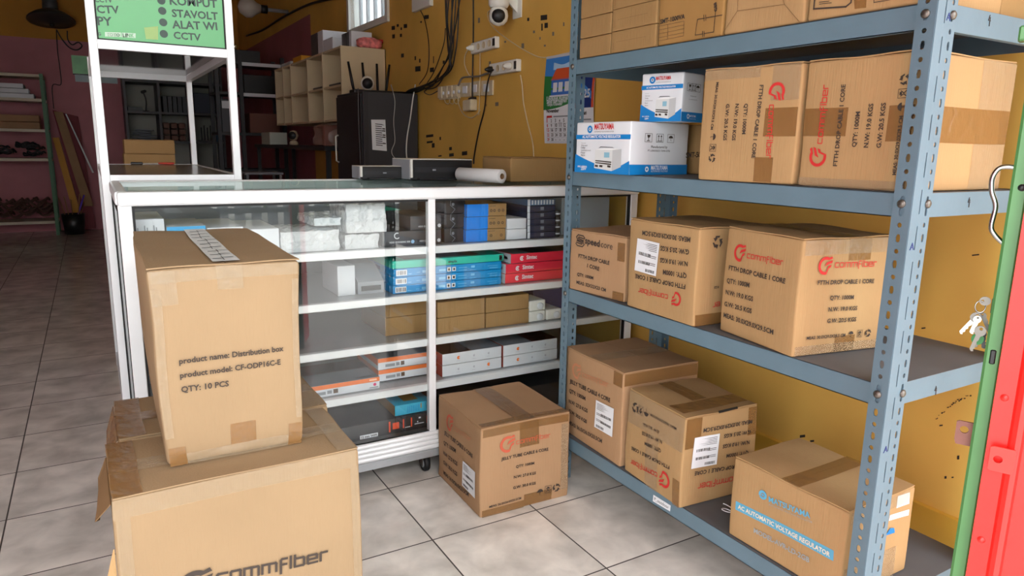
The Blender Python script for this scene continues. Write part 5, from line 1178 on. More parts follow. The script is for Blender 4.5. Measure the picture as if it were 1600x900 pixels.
# wall calendars
def calendar(name, label, px, w_, h_, off, draw):
    top = WP(*px); y1 = top.y; z1 = top.z; n = 10
    r = thing(name, label, 'calendar', (WX, y1-w_/2, z1-h_), 0, 'wall calendars'); o = r.location.copy()
    mb = MB(o)
    X = lambda v: WX-off-.012*math.sin(v*3.0)
    def pt(u, v, e=0.0): return Vector((X(v)-e, y1-u*w_, z1-(1-v)*h_))
    for i in range(n):
        mb.face([pt(0, i/n), pt(1, i/n), pt(1, (i+1)/n), pt(0, (i+1)/n)], WHITE)
        mb.face([pt(0, i/n, -.0012), pt(0, (i+1)/n, -.0012), pt(1, (i+1)/n, -.0012), pt(1, i/n, -.0012)], WHITE)
    def q(pts, m, e=.001):
        mb.face([pt(u, v, e) for u, v in pts], m)
    def band(f0, f1, u0, u1, m, e=.001, k=10):
        for i in range(k):
            a, b_ = u0+(u1-u0)*i/k, u0+(u1-u0)*(i+1)/k
            lo0, hi0, lo1, hi1 = f0(a), f1(a), f0(b_), f1(b_)
            s_ = 5
            for j in range(s_):
                t0, t1 = j/s_, (j+1)/s_
                q([(a, lo0+(hi0-lo0)*t0), (b_, lo1+(hi1-lo1)*t0), (b_, lo1+(hi1-lo1)*t1), (a, lo0+(hi0-lo0)*t1)], m, e)
    def t(st, u, v, wd, m, bold=True):
        vs, fs, l = glyphs(st, bold); k = wd/l; vv = [mb.bm.verts.new(pt(u+x*k, v+y*k*w_/h_, .0022)-o) for x, y in vs]
        for f in fs: g = mb.bm.faces.new([vv[i] for i in f]); g.material_index = mb.mi(m)
    draw(q, band, t); mb.keep = True
    mb.build('sheet', r)
    MB(o).box((WX-off-.004, y1-w_, z1), (WX, y1, z1+.012), mat('calendar_bar', (200, 200, 204), .4)).build('hanger_bar', r)
SKY = mat('calendar_sky', (60, 130, 205), .5); GRASS = mat('calendar_green', (44, 120, 60), .5); ROOF = mat('calendar_roof', (206, 84, 44), .5); HOUSE = mat('calendar_house', (60, 110, 190), .5); CLOUD = mat('calendar_cloud', (170, 205, 235), .5)
def cal1(q, band, t):
    band(lambda u: .72, lambda u: 1.0, 0, 1, SKY); band(lambda u: .40+.10*u*u, lambda u: .80-.06*u, 0, 1, GRASS, .0014)
    band(lambda u: .86, lambda u: .93+.02*math.sin(u*9), .25, .8, CLOUD, .0015); q([(.20, .74), (.90, .74), (.80, .87), (.34, .87)], ROOF, .0018); q([(.22, .56), (.86, .56), (.86, .75), (.22, .75)], HOUSE, .0018)
    for u in (.28, .44, .62): q([(u, .60), (u+.12, .60), (u+.12, .71), (u, .71)], OFFWHITE, .0022)
    q([(.18, .545), (.90, .545), (.90, .565), (.18, .565)], OFFWHITE, .0022)
    t('Lindungi Rumah', .10, .505, .66, OFFWHITE); t('Sehat dan Nyaman', .10, .475, .60, OFFWHITE); t('Tanpa Khawatir', .10, .445, .48, OFFWHITE)
    t('November', .10, .365, .38, INK)
    for r_ in range(5):
        for c_ in range(7): t(str(1+r_*7+c_) if 1+r_*7+c_ <= 30 else '-', .10+.125*c_, .25-.055*r_, .022 if 1+r_*7+c_ in (1,) or 1+r_*7+c_ > 30 else .034 if 1+r_*7+c_ < 10 else .066, RED if c_ == 0 else INK)
    q([(.10, .305), (.26, .305), (.26, .33), (.10, .33)], RED); q([(.30, .308), (.95, .308), (.95, .325), (.30, .325)], MGREY)
    for r_ in range(5): q([(.08, .235-.055*r_), (.96, .235-.055*r_), (.96, .237-.055*r_), (.08, .237-.055*r_)], MGREY)
calendar('wall_calendar', 'calendar with a red-roofed house picture on the yellow wall beside the rack', (856, 93), .30, .42, .006, cal1)
def cal2(q, band, t):
    band(lambda u: .42, lambda u: 1.0, 0, 1, mat('calendar_navy', (28, 52, 120), .5)); band(lambda u: .42, lambda u: 1.0, .0, .2, ROOF, .0014); band(lambda u: .42, lambda u: 1.0, .9, 1.0, ROOF, .0014); band(lambda u: .8-.3*u, lambda u: .9-.3*u, .2, .9, SKY, .0014)
    t('2025', .22, .56, .62, OFFWHITE); t('Januari', .3, .33, .4, INK)
    for r_ in range(4): q([(.2, .25-.06*r_), (.9, .25-.06*r_), (.9, .27-.06*r_), (.2, .27-.06*r_)], MGREY)
calendar('wall_calendar', 'blue and orange calendar half hidden behind the rack back post', (901, 104), .17, .34, .006, cal2)

# ================================================================ cabinet, pigeonholes and the dim back of the shop
KX0, KX1, KY0, KY1, KH = 1.625, 2.045, 4.80, 5.38, 1.615
cab = thing('steel_cabinet', 'charcoal steel cabinet with a paper list stuck on its side', 'cabinet', ((KX0+KX1)/2, (KY0+KY1)/2, 0)); so = cab.location.copy()
MB(so).box((KX0+.012, KY0, .03), (KX1, KY1, KH), CABM, .006).build('body', cab)
for z0, z1 in ((.06, .78), (.79, KH-.02)): MB(so).box((KX0, KY0+.015, z0), (KX0+.012, KY1-.015, z1), mat('cabinet_door_steel', (34, 34, 37), .4), .003).build('door', cab)
MB(so).box((KX0+.02, KY0-.001, .03), (KX0+.05, KY0, KH-.01), mat('cabinet_edge', (40, 40, 44), .4)).build('edge_strip', cab)
q = MB(so); q.tube([Vector((KX0-.001, KY1-.05, 1.12)), Vector((KX0-.022, KY1-.05, 1.13)), Vector((KX0-.022, KY1-.05, 1.31)), Vector((KX0-.001, KY1-.05, 1.32))], .006, WHITEPL, smooth=False); q.build('handle', cab)
MB(so).box((KX0+.03, KY0+.03, 0), (KX1-.02, KY1-.03, .03), BLACK).build('plinth', cab)
q = MB(so); A, B, C_, D = [P(*p, 1, KY0-.002) for p in ((582, 234), (604.5, 236), (602, 187), (580, 187))]; q.prism([A, B, C_, D], (0, 1, 0), .0012, WHITE)
for k in range(11):
    v = .86-.07*k; a = D*(v)+A*(1-v)+(B-A)*.26; q.face([a+Vector((0, -.0008, 0)), a+(B-A)*(.45+.2*(k % 3 == 0))+Vector((0, -.0008, 0)), a+(B-A)*.45+Vector((0, -.0008, .006)), a+Vector((0, -.0008, .006))], DGREY)
    if k in (2, 3, 5, 6, 9): q.face([a+(B-A)*.48+Vector((0, -.0009, 0)), a+(B-A)*.68+Vector((0, -.0009, 0)), a+(B-A)*.68+Vector((0, -.0009, .008)), a+(B-A)*.48+Vector((0, -.0009, .008))], INK)
q.keep = True; q.build('paper_list', cab)['label'] = 'white paper price list'
cord('cord', 'thin white cord hanging in a wave down the cabinet side', [P(x, y, 1, KY0-.006) for x, y in ((611, 132), (617, 158), (615, 190), (617, 220), (612, 236), (617, 247), (634, 259))], .003, mat('grey_white_cord', (170, 168, 164), .5))
cord('cord', 'thick white cord hanging from the cabinet top to the bigger printer', [P(x, y, 1, KY0-.008) for x, y in ((649, 132), (645, 155), (641, 185), (636, 215), (635, 240), (638, 260))], .0045, WHITEPL)
cord('cord', 'grey cord down the cabinet corner', [P(x, y, 1, KY0-.006) for x, y in ((559.5, 138), (560, 180), (562, 230), (563, 258))], .0035, DGREY)
# router and camera on the cabinet
r = thing('wireless_router', 'black router with four tall antennas on the charcoal cabinet', 'router', (1.86, 5.22, KH+.0008))
MB().box((-.16, -.06, 0), (.16, .06, .035), BLACK, .008, 2).build('body', r)
for x, tx in ((-.13, -.035), (-.045, -.012), (.055, .0), (.12, .035)): MB().tube([(x, .04, .03), (x+tx*.3, .045, .09), (x+tx, .05, .235)], [.010, .011, .009], BLACK, smooth=False).build('antenna', r)
c = Vector((1.78, 5.10, KH+.075)); r = thing('indoor_camera', 'white round camera with black face on the charcoal cabinet before the router', 'camera', (c.x, c.y, KH+.0008)); so = r.location.copy()
MB(so).lathe([(.0, .052), (.026, .046), (.044, .026), (.050, 0), (.044, -.026), (.026, -.044), (0, -.052)], c, (0, 0, 1), WHITEPL, 20).build('ball_head', r)
MB(so).lathe([(.0, .054), (.022, .050), (.035, .040), (.038, .034)], c, (CAM-c), BLACK, 18).build('lens_face', r); MB(so).lathe([(.0, .0), (.036, .0), (.038, .006), (.026, .030), (0, .035)], (c.x, c.y, KH+.0008), (0, 0, 1), WHITEPL, 20).build('base', r)

# pigeonhole shelf on the wall
GX, GY0, GZ0, GZ1 = 1.70, 5.46, 1.43, 1.985
gy = [GY0+.012]+[P(px, 130, 0, GX).y for px in (504, 480, 454, 442, 430)]
pig = thing('pigeonhole_shelf', 'cream board pigeonhole shelf on the yellow wall above the cabinet', 'shelf', ((GX+WX)/2, (GY0+gy[-1])/2, GZ0)); so = pig.location.copy(); TH = .016
MB(so).box((GX, GY0, GZ0), (WX-.002, GY0+TH, GZ1), BEIGE).build('end_panel', pig)
for y in gy[1:]: MB(so).box((GX, y-TH/2, GZ0), (WX-.002, y+TH/2, GZ1), BEIGE).build('divider', pig)
for z0, z1, n_ in ((GZ0, GZ0+TH, 'bottom_board'), (GZ1-TH, GZ1, 'top_board'), (1.690, 1.690+TH, 'middle_board')):
    for a, b_ in zip([GY0+TH]+[y+TH/2 for y in gy[1:-1]], [y-TH/2 for y in gy[1:]]): MB(so).box((GX+.004, a, z0), (WX-.002, b_, z1), BEIGE).build(n_, pig)
MB(so).box((WX-.008, GY0, GZ0), (WX-.002, gy[-1], GZ1), mat('cream_back_board', (190, 172, 138), .6)).build('back_board', pig)
def on_pig(name, label, cat, y0, y1, x0, x1, z0, h, m, group=None, tilt=0): return tag(MB((0, 0, 0)).box((-(x1-x0)/2, -(y1-y0)/2, 0), ((x1-x0)/2, (y1-y0)/2, h), m, .003).build(name, None, ((x0+x1)/2, (y0+y1)/2, z0), tilt), label, cat, group)
zt = GZ1+.0008
on_pig('product_box', 'white box lying in front on the pigeonhole shelf with a round black print', 'box', 5.86, 6.12, 1.76, 1.90, zt, .115, OFFWHITE)
on_pig('product_box', 'white upright box at the back on the pigeonhole shelf', 'box', 6.13, 6.28, 1.76, 1.99, zt, .20, OFFWHITE)
on_pig('product_box', 'dark box beside the white upright box on the pigeonhole shelf', 'box', 6.30, 6.50, 1.76, 1.99, zt, .20, DGREY)
for i in range(4): on_pig('camera_box', 'small camera box on the pigeonhole shelf, '+('first', 'second', 'third', 'fourth')[i]+' from the near end', 'box', 5.60+.062*i, 5.655+.062*i, 1.83, 2.0, zt, .135, OFFWHITE if i == 0 else DGREY, 'camera boxes')
rp = thing('plastic_bag', 'red and white plastic bag of packets at the pigeonhole shelf near end', 'bag', (1.95, 5.53, zt)); mb = MB(); rb = random.Random(5)
REDW = mat('red_white_wrap', (214, 120, 118), .4, var=.5, vscale=26, bump=.6, bscale=30)
bmesh.ops.create_icosphere(mb.bm, subdivisions=3, radius=1.0); mb.mi(REDW)
for v in mb.bm.verts: v.co = Vector((max(-.85, min(.85, v.co.x))*.11, max(-.8, min(.8, v.co.y))*.06, (max(-.8, min(.8, v.co.z))+.8)*.05))*(1+.10*noise.noise(v.co*3))
mb.build('bag_skin', rp, smooth=True); MB().lathe([(.0, .0), (.02, .004), (.012, .03), (.02, .045), (0, .05)], (.085, 0, .06), (1, 0, .3), RED, 10).build('knot', rp)
on_pig('tool_case', 'yellow tool case lying on the pigeonhole shelf', 'case', 6.7, 7.0, 1.72, 1.86, zt, .05, mat('yellow_plastic', (226, 160, 40), .5))
on_pig('packet', 'clear flat packets piled at the far end of the pigeonhole shelf', 'packet', 7.1, 7.5, 1.72, 1.95, zt, .035, FILM)
for y0, y1, z0, lb in ((5.58, 5.86, 1.707, 'dark grey leads lying in the upper cell nearest the end panel but one'), (6.04, 6.34, 1.707, 'flat grey pads lying in the upper middle cell')): on_pig('pad', lb, 'pad', y0, y1, 1.72, 1.95, z0, .018, DGREY)
on_pig('jar', 'blue tub in a far cell of the pigeonhole shelf', 'tub', 7.08, 7.18, 1.73, 1.83, 1.707, .10, mat('tub_blue', (40, 92, 150), .5))

# dark slotted rack in the corner and the long dark shelf board
RKY, RKX0, RKX1 = 8.55, 1.25, 2.0
rk = thing('dark_rack', 'black slotted steel rack with white-edged shelves in the dim corner', 'rack', (1.62, 8.8, 0)); so = rk.location.copy()
for x in (RKX0, RKX1-.04, 1.50):
    for y in (RKY, RKY+.46): MB(so).box((x, y, 0), (x+.04, y+.04, 2.2), BLACKC).build('post', rk)
for z_ in (.5, .95, 1.36, 1.80, 2.13):
    MB(so).box((RKX0, RKY+.002, z_-.03), (RKX1, RKY+.5, z_), BLACKC).build('shelf', rk)
for x0, x1, z_ in ((1.54, 1.96, 2.13), (1.54, 1.96, 1.80), (1.28, 1.42, 2.13)): MB(so).box((x0, RKY-.006, z_-.042), (x1, RKY+.002, z_-.005), OFFWHITE).build('edge_strip', rk)
def dim(name, label, cat, lo, hi, m, group=None): c = ((lo[0]+hi[0])/2, (lo[1]+hi[1])/2, lo[2]); return tag(MB((c[0], c[1], c[2])).box(lo, hi, m, .004).build(name, None, c), label, cat, group)
dim('printer', 'black printer on the dim rack, above the white-edged middle shelf', 'printer', (1.56, 8.6, 1.8008), (1.9, 8.95, 2.0), BLACK)
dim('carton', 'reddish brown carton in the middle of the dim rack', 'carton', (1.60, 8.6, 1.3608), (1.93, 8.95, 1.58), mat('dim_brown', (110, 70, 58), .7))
dim('console_box', 'dark box with a white front label on the dim rack', 'box', (1.30, 8.58, 1.3608), (1.47, 8.95, 1.72), DGREY)
MB((1.385, 8.765, 1.3608)).box((1.31, 8.578, 1.62), (1.44, 8.58, 1.70), OFFWHITE).build('front_label', bpy.data.objects['console_box'])
dim('equipment_case', 'black case on top of the dim rack', 'case', (1.3, 8.6, 2.1308), (1.75, 8.95, 2.26), BLACK)
dk = thing('side_desk', 'long dark shelf desk under the pigeonhole shelf', 'desk', (1.8, 7.0, 0)); so = dk.location.copy()
MB(so).box((1.60, 5.62, 1.20), (2.04, 8.4, 1.235), BLACKC, .003).build('top', dk)
for x, y in ((1.62, 5.64), (1.62, 8.34), (2.0, 5.64), (2.0, 8.34)): MB(so).box((x, y, 0), (x+.035, y+.035, 1.20), BLACKC).build('leg', dk)
MB(so).box((1.64, 5.7, .60), (2.02, 8.33, .63), BLACKC).build('lower_shelf', dk)
dim('paper_box', 'pale paper box on the dark shelf desk', 'box', (1.62, 7.7, 1.2358), (1.80, 8.1, 1.36), mat('pale_grey_green', (178, 184, 172), .6))
c = Vector((1.72, 7.1, 1.2358)); r = thing('webcam', 'small round webcam with black face on the dark shelf desk', 'webcam', c)
MB().lathe([(0, 0), (.042, 0), (.044, .02), (.03, .04), (0, .045)], (0, 0, 0), (0, 0, 1), IVORY, 16).build('base', r); MB().lathe([(0, .05), (.03, .042), (.048, 0), (.03, -.04), (0, -.048)], (0, 0, .09), (0, 0, 1), IVORY, 16).build('head', r); MB().lathe([(0, .052), (.022, .049), (.038, .036)], (0, 0, .09), (-.55, -.83, 0), BLACK, 16).build('lens_face', r)
r = thing('wrapped_parcel', 'brown parcel in loose clear film beside the charcoal cabinet', 'parcel', (1.77, 5.86, 1.2358))
MB().box((-.15, -.16, 0), (.15, .16, .165), mat('parcel_brown', (128, 84, 72), .6), .01).build('box', r)
mb = MB(); bmesh.ops.create_icosphere(mb.bm, subdivisions=3, radius=1.0); mb.mi(film_mat('parcel_film', (190, 170, 160), .6, .15, 1.0, 20))
for v in mb.bm.verts: v.co = Vector((max(-.8, min(.8, v.co.x))*.2, max(-.8, min(.8, v.co.y))*.21, .06+max(-.06, max(-.8, min(.8, v.co.z))*.15)))*(1+.12*noise.noise(v.co*2.5))
mb.build('film_wrap', r, smooth=True)
r = thing('metal_stool', 'pale metal stool frame standing in the dark before the shelf desk', 'stool', (1.30, 6.6, 0))
MB().box((-.16, -.16, .98), (.16, .16, 1.0), MGREY, .005).build('seat', r)
for x in (-.14, .14):
    for y in (-.14, .14): MB().tube([(x, y, 0), (x, y, .985)], .011, MGREY, smooth=False).build('leg', r)
MB().tube([(-.14, -.14, .6), (.14, -.14, .6)], .008, MGREY, smooth=False).build('rung', r)

# cubby cabinet on the back wall
UX0, UX1, UY, UZ0, UZ1 = .455, 1.70, 11.0, .60, 2.40
cub = thing('cubby_cabinet', 'black framed cubby cabinet full of odds and ends against the back wall', 'cabinet', ((UX0+UX1)/2, 11.3, 0)); so = cub.location.copy()
MB(so).box((UX0, BY-.03, 0), (UX1, BY-.01, UZ1), mat('cubby_back', (160, 160, 150), .6)).build('back_panel', cub)
for x in (UX0, .865, 1.275, UX1-.03): MB(so).box((x, UY, 0), (x+.03, BY-.03, UZ1), DGREY).build('upright', cub)
for z_ in (.05, .60, 1.25, 1.64, 2.05, UZ1):
    for a, b_ in ((UX0+.03, .865), (.895, 1.275), (1.305, UX1-.03)): MB(so).box((a, UY+.003, z_-.03), (b_, BY-.03, z_), DGREY).build('shelf', cub)
r = thing('desk_microphone', 'thin black microphone stand in the cubby cabinet, upper row', 'microphone', (.72, 11.15, 1.6408)); MB().lathe([(0, 0), (.05, 0), (.04, .012), (0, .014)], (0, 0, 0), (0, 0, 1), BLACK, 14).build('base', r); MB().tube([(0, 0, .01), (.01, 0, .15), (-.02, 0, .27)], .009, BLACK).build('stem', r); MB().lathe([(0, 0), (.02, .01), (.02, .07), (0, .08)], (-.05, 0, .25), (1, 0, .4), BLACK, 12).build('head', r)
dim('black_case', 'low black case lying behind the microphone stand in the cubby', 'case', (.50, 11.2, 1.6408), (.68, 11.4, 1.70), BLACK)
for i in range(5): dim('binder', 'dark binder in the upright row in the cubby cabinet, '+('first', 'second', 'third', 'fourth', 'fifth')[i]+' along', 'binder', (.93+.062*i, 11.1, 1.6408), (.985+.062*i, 11.35, 1.86), (BLACKC, CABM, BLACK, CABM, BLACKC)[i], 'binders in the cubby')
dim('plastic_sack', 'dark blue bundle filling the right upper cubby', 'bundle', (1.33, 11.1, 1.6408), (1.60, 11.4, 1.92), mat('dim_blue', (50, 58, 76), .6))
for i in range(6):
    rr = random.Random(i); c = Vector((.68+rr.uniform(-.05, .05), 11.2+.03*i, 1.2508+.026*i)); mb = MB(c); mb.tube([c+Vector((.11*math.cos(a*.524), .05*math.sin(a*.524), .012+.002*math.sin(a))) for a in range(12)], .010, MGREY, n=6, closed=True); tag(mb.build('cable_coil', None, c), 'pale loose cable coil heaped in the lower cubby', 'cable coil', 'cable coils in the cubby')
for i in range(9):
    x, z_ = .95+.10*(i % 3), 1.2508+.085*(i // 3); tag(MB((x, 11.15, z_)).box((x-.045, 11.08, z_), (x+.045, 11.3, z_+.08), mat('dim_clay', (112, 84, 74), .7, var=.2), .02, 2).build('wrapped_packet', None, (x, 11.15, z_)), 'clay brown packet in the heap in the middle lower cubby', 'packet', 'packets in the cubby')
for i in range(4): dim('marker_pen', 'black pen standing in the holder in the last cubby', 'pen', (1.40+.04*i, 11.15, 1.2658), (1.415+.04*i, 11.165, 1.45+.03*(i % 2)), BLACK, 'pens in the cubby')
dim('pen_holder', 'grey pen holder tray in the last cubby', 'holder', (1.36, 11.12, 1.2508), (1.58, 11.2, 1.265), DGREY)
dim('small_tub', 'small blue tub beside the pens in the last cubby', 'tub', (1.59, 11.1, 1.2508), (1.655, 11.2, 1.36), mat('tub_blue2', (40, 80, 110), .6))

# green rack at the far left and what leans by it
QX0, QX1, QY = -1.95, -.43, 11.05
gr = thing('green_rack', 'dark green slotted rack with white shelves at the far pink wall', 'rack', ((QX0+QX1)/2, 11.3, 0)); so = gr.location.copy()
for x in (QX0, QX1-.04):
    for y in (QY, QY+.46): MB(so).box((x, y, 0), (x+.04, y+.04, 2.06), GREENRACK).build('post', gr)
QZ = (.19, 1.0, 1.37, 1.75, 2.05)
for z_ in QZ: MB(so).box((QX0+.002, QY+.004, z_-.035), (QX1-.002, QY+.5, z_), mat('cream_shelf', (200, 190, 168), .5)).build('shelf', gr)
for i in range(3): dim('white_panel', 'flat white panel stacked on the upper shelf of the green rack, '+('lowest', 'middle', 'top')[i], 'panel', (-1.8, 11.1, 1.7508+.06*i), (-.55-.05*i, 11.45, 1.808+.06*i), OFFWHITE, 'white panels')
for i in range(2): dim('brown_panel', 'flat brown panel on the middle shelf of the green rack, '+('lower', 'upper')[i], 'panel', (-1.8, 11.1, 1.3708+.09*i), (-.52, 11.45, 1.455+.09*i), BOARD, 'brown panels')
o = MB((-1.1, 11.3, 1.0008)); rr = random.Random(2)
for i in range(40):
    c = Vector((rr.uniform(-1.75, -.6), rr.uniform(11.16, 11.4), 1.036+rr.uniform(0, .16))); o.tube([c+Vector((.10*math.cos(a*.7), .04*math.sin(a*.7), .02*math.sin(a*2))) for a in range(9)], .012, BLACKC, n=5)
tag(o.build('tangled_cables', None, (-1.1, 11.3, 1.0008)), 'dark tangle of cables heaped on the green rack', 'cables', kind='stuff')
o = MB((-1.1, 11.3, .1908))
for i in range(60):
    c = Vector((rr.uniform(-1.75, -.55), rr.uniform(11.16, 11.4), .24+rr.uniform(0, .22))); o.tube([c+Vector((.09*math.cos(a*.7), .04*math.sin(a*.7), .03*math.sin(a*1.7))) for a in range(9)], .013, mat('rusty_strap', (92, 62, 54), .8), n=5)
tag(o.build('tangled_straps', None, (-1.1, 11.3, .1908)), 'reddish brown tangle of straps on the lowest green rack shelf', 'straps', kind='stuff')
def leaner(label, a_top, b_top, a_bot, b_bot, ytop, ybot, m):
    A, B, C_, D = P(*a_top, 1, ytop), P(*b_top, 1, ytop), P(*b_bot, 1, ybot), P(*a_bot, 1, ybot)
    for v in (C_, D): v.z = max(v.z, .004)
    o = MB(((A+D)/2)).prism([A, B, C_, D], (0, .018, 0), 1.0, m).build('leaning_board'); o.location = (A+D)/2; tag(o, label, 'board', 'boards leaning on the pink wall')
leaner('dark red board leaning on the pink wall, farthest back', (82, 172), (122, 182), (134, 357), (150, 357), 11.55, 11.45, mat('dark_red_board', (120, 24, 40), .6))
leaner('yellow board leaning beside the green rack', (82, 215), (92, 215), (121, 357), (133, 357), 11.50, 11.38, mat('yellow_board', (196, 136, 36), .6))
leaner('brown board leaning between the yellow and dark red ones', (84, 174), (98, 175), (131, 322), (146, 322), 11.45, 11.33, BOARD)
leaner('thin white strip leaning on the brown board', (102, 178), (104, 178), (144, 270), (147, 270), 11.42, 11.30, OFFWHITE)
c = P(117, 361, 1, 11.15); c.z = 0; r = thing('waste_bin', 'black bin holding sticks and offcuts by the leaning boards', 'bin', c)
MB().lathe([(0, .004), (.10, .004), (.13, .27), (.14, .27), (.115, 0), (0, 0)], (0, 0, 0), (0, 0, 1), BLACK, 18).build('tub', r)
for i in range(5):
    a = .4+i*1.2566; tag(MB((0, 0, 0)).tube([(math.cos(a)*.045, math.sin(a)*.045, .014), (math.cos(a)*.095, math.sin(a)*.095, .26), (math.cos(a)*.15, math.sin(a)*.15, .42+.03*i)], .007, BOARD, n=6, smooth=False).build('offcut_stick', None, c), 'thin brown stick poking out of the black bin', 'stick', 'sticks in the bin')
tag(MB((0, 0, 0)).tube([(.0, -.012, .016), (.062, -.035, .275), (.15, -.06, .52)], .010, mat('violet_plastic', (90, 60, 210), .4), n=6, smooth=False).build('violet_rod', None, c), 'violet rod leaning out of the black bin', 'rod')
# poster, dish, bulb
mb = MB(); A = P(111, 86, 1, BY-.004); B = P(184, 131, 1, BY-.004); mb.box((A.x, BY-.006, B.z+.10), (B.x-.05, BY-.001, A.z), mat('poster_green', (150, 226, 166), .4, var=.15, vscale=5)); mb.box((A.x+.02, BY-.0065, B.z), (B.x, BY-.001, B.z+.09), mat('poster_pale', (176, 198, 204), .4, var=.1)); mb.box((A.x, BY-.012, B.z+.09), (B.x-.03, BY-.001, B.z+.105), BLACK); tag(mb.build('wall_poster'), 'green poster above a pale strip on the far pink wall', 'poster')
c = P(80, 28, 1, 11.35); r = thing('dish_antenna', 'dark dish with a stubby cylinder hung upside down on the far yellow wall', 'dish', c)
MB().lathe([(.02, .12), (.10, .09), (.20, .04), (.27, -.02), (.275, -.035), (.25, -.03), (.10, -.06), (.02, -.08), (.0, -.08)], (0, 0, 0), (0, .25, 1), CABM, 26).build('dish', r); MB().lathe([(.0, .26), (.075, .26), (.085, .22), (.09, .09), (0, .09)], (0, 0, 0), (0, .25, 1), DGREY, 18).build('housing', r); MB().lathe([(0, -.12), (.03, -.11), (.03, -.06), (0, -.06)], (0, 0, 0), (0, .25, 1), BLACK, 12).build('hub', r); MB().box((-.03, 0, .10), (.03, BY-c.y-.001, .15), DGREY).build('bracket', r)
cord('cord', 'dark cord looping below the dish on the far wall', [P(x, y, 1, BY-.03) for x, y in ((88, 46), (96, 60), (108, 74), (120, 78), (128, 72), (122, 66), (113, 70), (106, 62), (105, 48))], .008, BLACK)
cord('cord', 'thin dark cord dropping down the pink wall from the dish', [P(x, y, 1, BY-.02) for x, y in ((88, 46), (90, 80), (94, 110), (95, 132), (82, 134), (84, 170))], .006, BLACK)
c = WP(407, 14, .30); r = thing('bulb_lamp', 'unlit white bulb in a holder on the dark far wall', 'lamp', c); ax = Vector((0, -1, .05)); wl = Vector((WX-c.x, 0, 0))
MB().lathe([(.0, -.02), (.06, .0), (.105, .07), (.10, .13), (.06, .18), (.045, .22), (0, .22)], (-.22, 0, 0), (1, 0, 0), mat('milky_bulb', (196, 190, 180), .4), 20).build('bulb', r); MB().lathe([(0, 0), (.045, 0), (.045, .07), (0, .07)], (0, 0, 0), (1, 0, 0), BLACK, 16).build('holder', r); MB().tube([(.06, 0, 0), (wl.x-.001, 0, 0)], .02, MGREY, smooth=False).build('arm', r)
cord('cable', 'dark cable strung along the far side wall', [WP(560, -8, .03), WP(520, -2, .03), WP(480, 8, .03), WP(440, 28, .03), WP(410, 47, .03), WP(385, 56, .03)], .012, BLACK, None, 'cable')

# ================================================================ folding steel gate at the street edge
d0 = .95
def G(px, py, d=d0): return CAM+ray(px, py)*d
gp = G(1530, 640); yaw = -math.atan2(ray(1530, 640).x, ray(1530, 640).y)
gate = thing('folding_gate', 'green and red folding steel gate leaf at the street edge of the shop', 'gate', (gp.x, gp.y, 0), yaw)
Rg = Matrix.Rotation(-yaw, 3, 'Z')
def gl(px, py, d=d0): q = Rg @ (G(px, py, d)-Vector((gp.x, gp.y, 0))); return q
gx0 = gl(1504, 770).x; gx1 = gl(1531, 770).x; GT = 2.6; PXM = .00073    # metres per pixel there
MB().box((gx0, 0, .012), (gx1, .04, GT), GREENP, .003).build('stile', gate)
zz = gl(1557, 552).z; MB().box((gx1-.013, -.0015, zz-.010), (gx1-.006, .002, zz+.010), BLACK, .003).build('lock_slot', gate)
zz = gl(1598, 290).z; MB().lathe([(0, .0008), (.0045, .0006), (.0045, 0)], (gx1-.007, 0, zz), (0, -1, 0), BLACK, 12).build('bolt_hole', gate)
# red leaf: flange, half-round rib, sheet
q = MB(); rx = gx1-.001
prof = [(rx, .02), (rx, -.012), (rx+.022, -.013), (rx+.025, -.017), (rx+.030, -.020), (rx+.036, -.017), (rx+.039, -.011), (rx+.075, -.010), (rx+.078, -.016), (rx+.084, -.016), (rx+.087, -.010), (rx+.28, -.008), (rx+.28, .02)]
q.prism([Vector((x, y, .012)) for x, y in prof], (0, 0, 1), GT-.012, REDP); q.build('red_leaf', gate)
# D handle
hp = [gl(x, y) for x, y in ((1599, 261), (1571, 260), (1560, 264.4), (1552, 277.8), (1551, 297.8), (1556.7, 320), (1550, 351), (1555.6, 364.4), (1579, 378))]
q = MB(); q.tube([Vector((p.x if 0 < i < 8 else gx0+.003, .02, p.z)) for i, p in enumerate(hp)], .0031, CHROME, n=12); q.build('pull_handle', gate)['label'] = 'chrome pull handle'
def hasp(x0, x1, zc, y, m, hole):
    mb = MB(); h = .034; hx, hz = hole; N_ = 28; r_ = .0052
    def edge(a):
        dx, dz = math.cos(a), math.sin(a); t = 9
        if abs(dx) > 1e-6: t = min(t, ((x1 if dx > 0 else x0)-hx)/dx)
        if abs(dz) > 1e-6: t = min(t, ((zc+h/2 if dz > 0 else zc-h/2)-hz)/dz)
        return hx+dx*t, hz+dz*t
    for i in range(N_):
        a0, a1 = 2*math.pi*(i+.5)/N_, 2*math.pi*(i+1.5)/N_; e0, e1 = edge(a0), edge(a1); h0, h1 = (hx+r_*math.cos(a0), hz+r_*math.sin(a0)), (hx+r_*math.cos(a1), hz+r_*math.sin(a1))
        for yy in (y, y+.003): mb.face([(e0[0], yy, e0[1]), (e1[0], yy, e1[1]), (h1[0], yy, h1[1]), (h0[0], yy, h0[1])], m)
        for (u, v) in ((h0, h1), (e0, e1)): mb.face([(u[0], y, u[1]), (v[0], y, v[1]), (v[0], y+.003, v[1]), (u[0], y+.003, u[1])], m)
    bmesh.ops.remove_doubles(mb.bm, verts=mb.bm.verts, dist=1e-6); mb.build('hasp_plate', gate)
p0, p1 = gl(1489, 690), gl(1504, 684); hasp(p0.x, gx0+.004, p0.z, .016, RUST, (p1.x, p1.z))
p0, p1 = gl(1552, 706), gl(1560, 706); hasp(p0.x-.004, p0.x+.024, p0.z, -.0235, mat('red_painted_plate', (206, 52, 44), .5), (p1.x, p1.z))
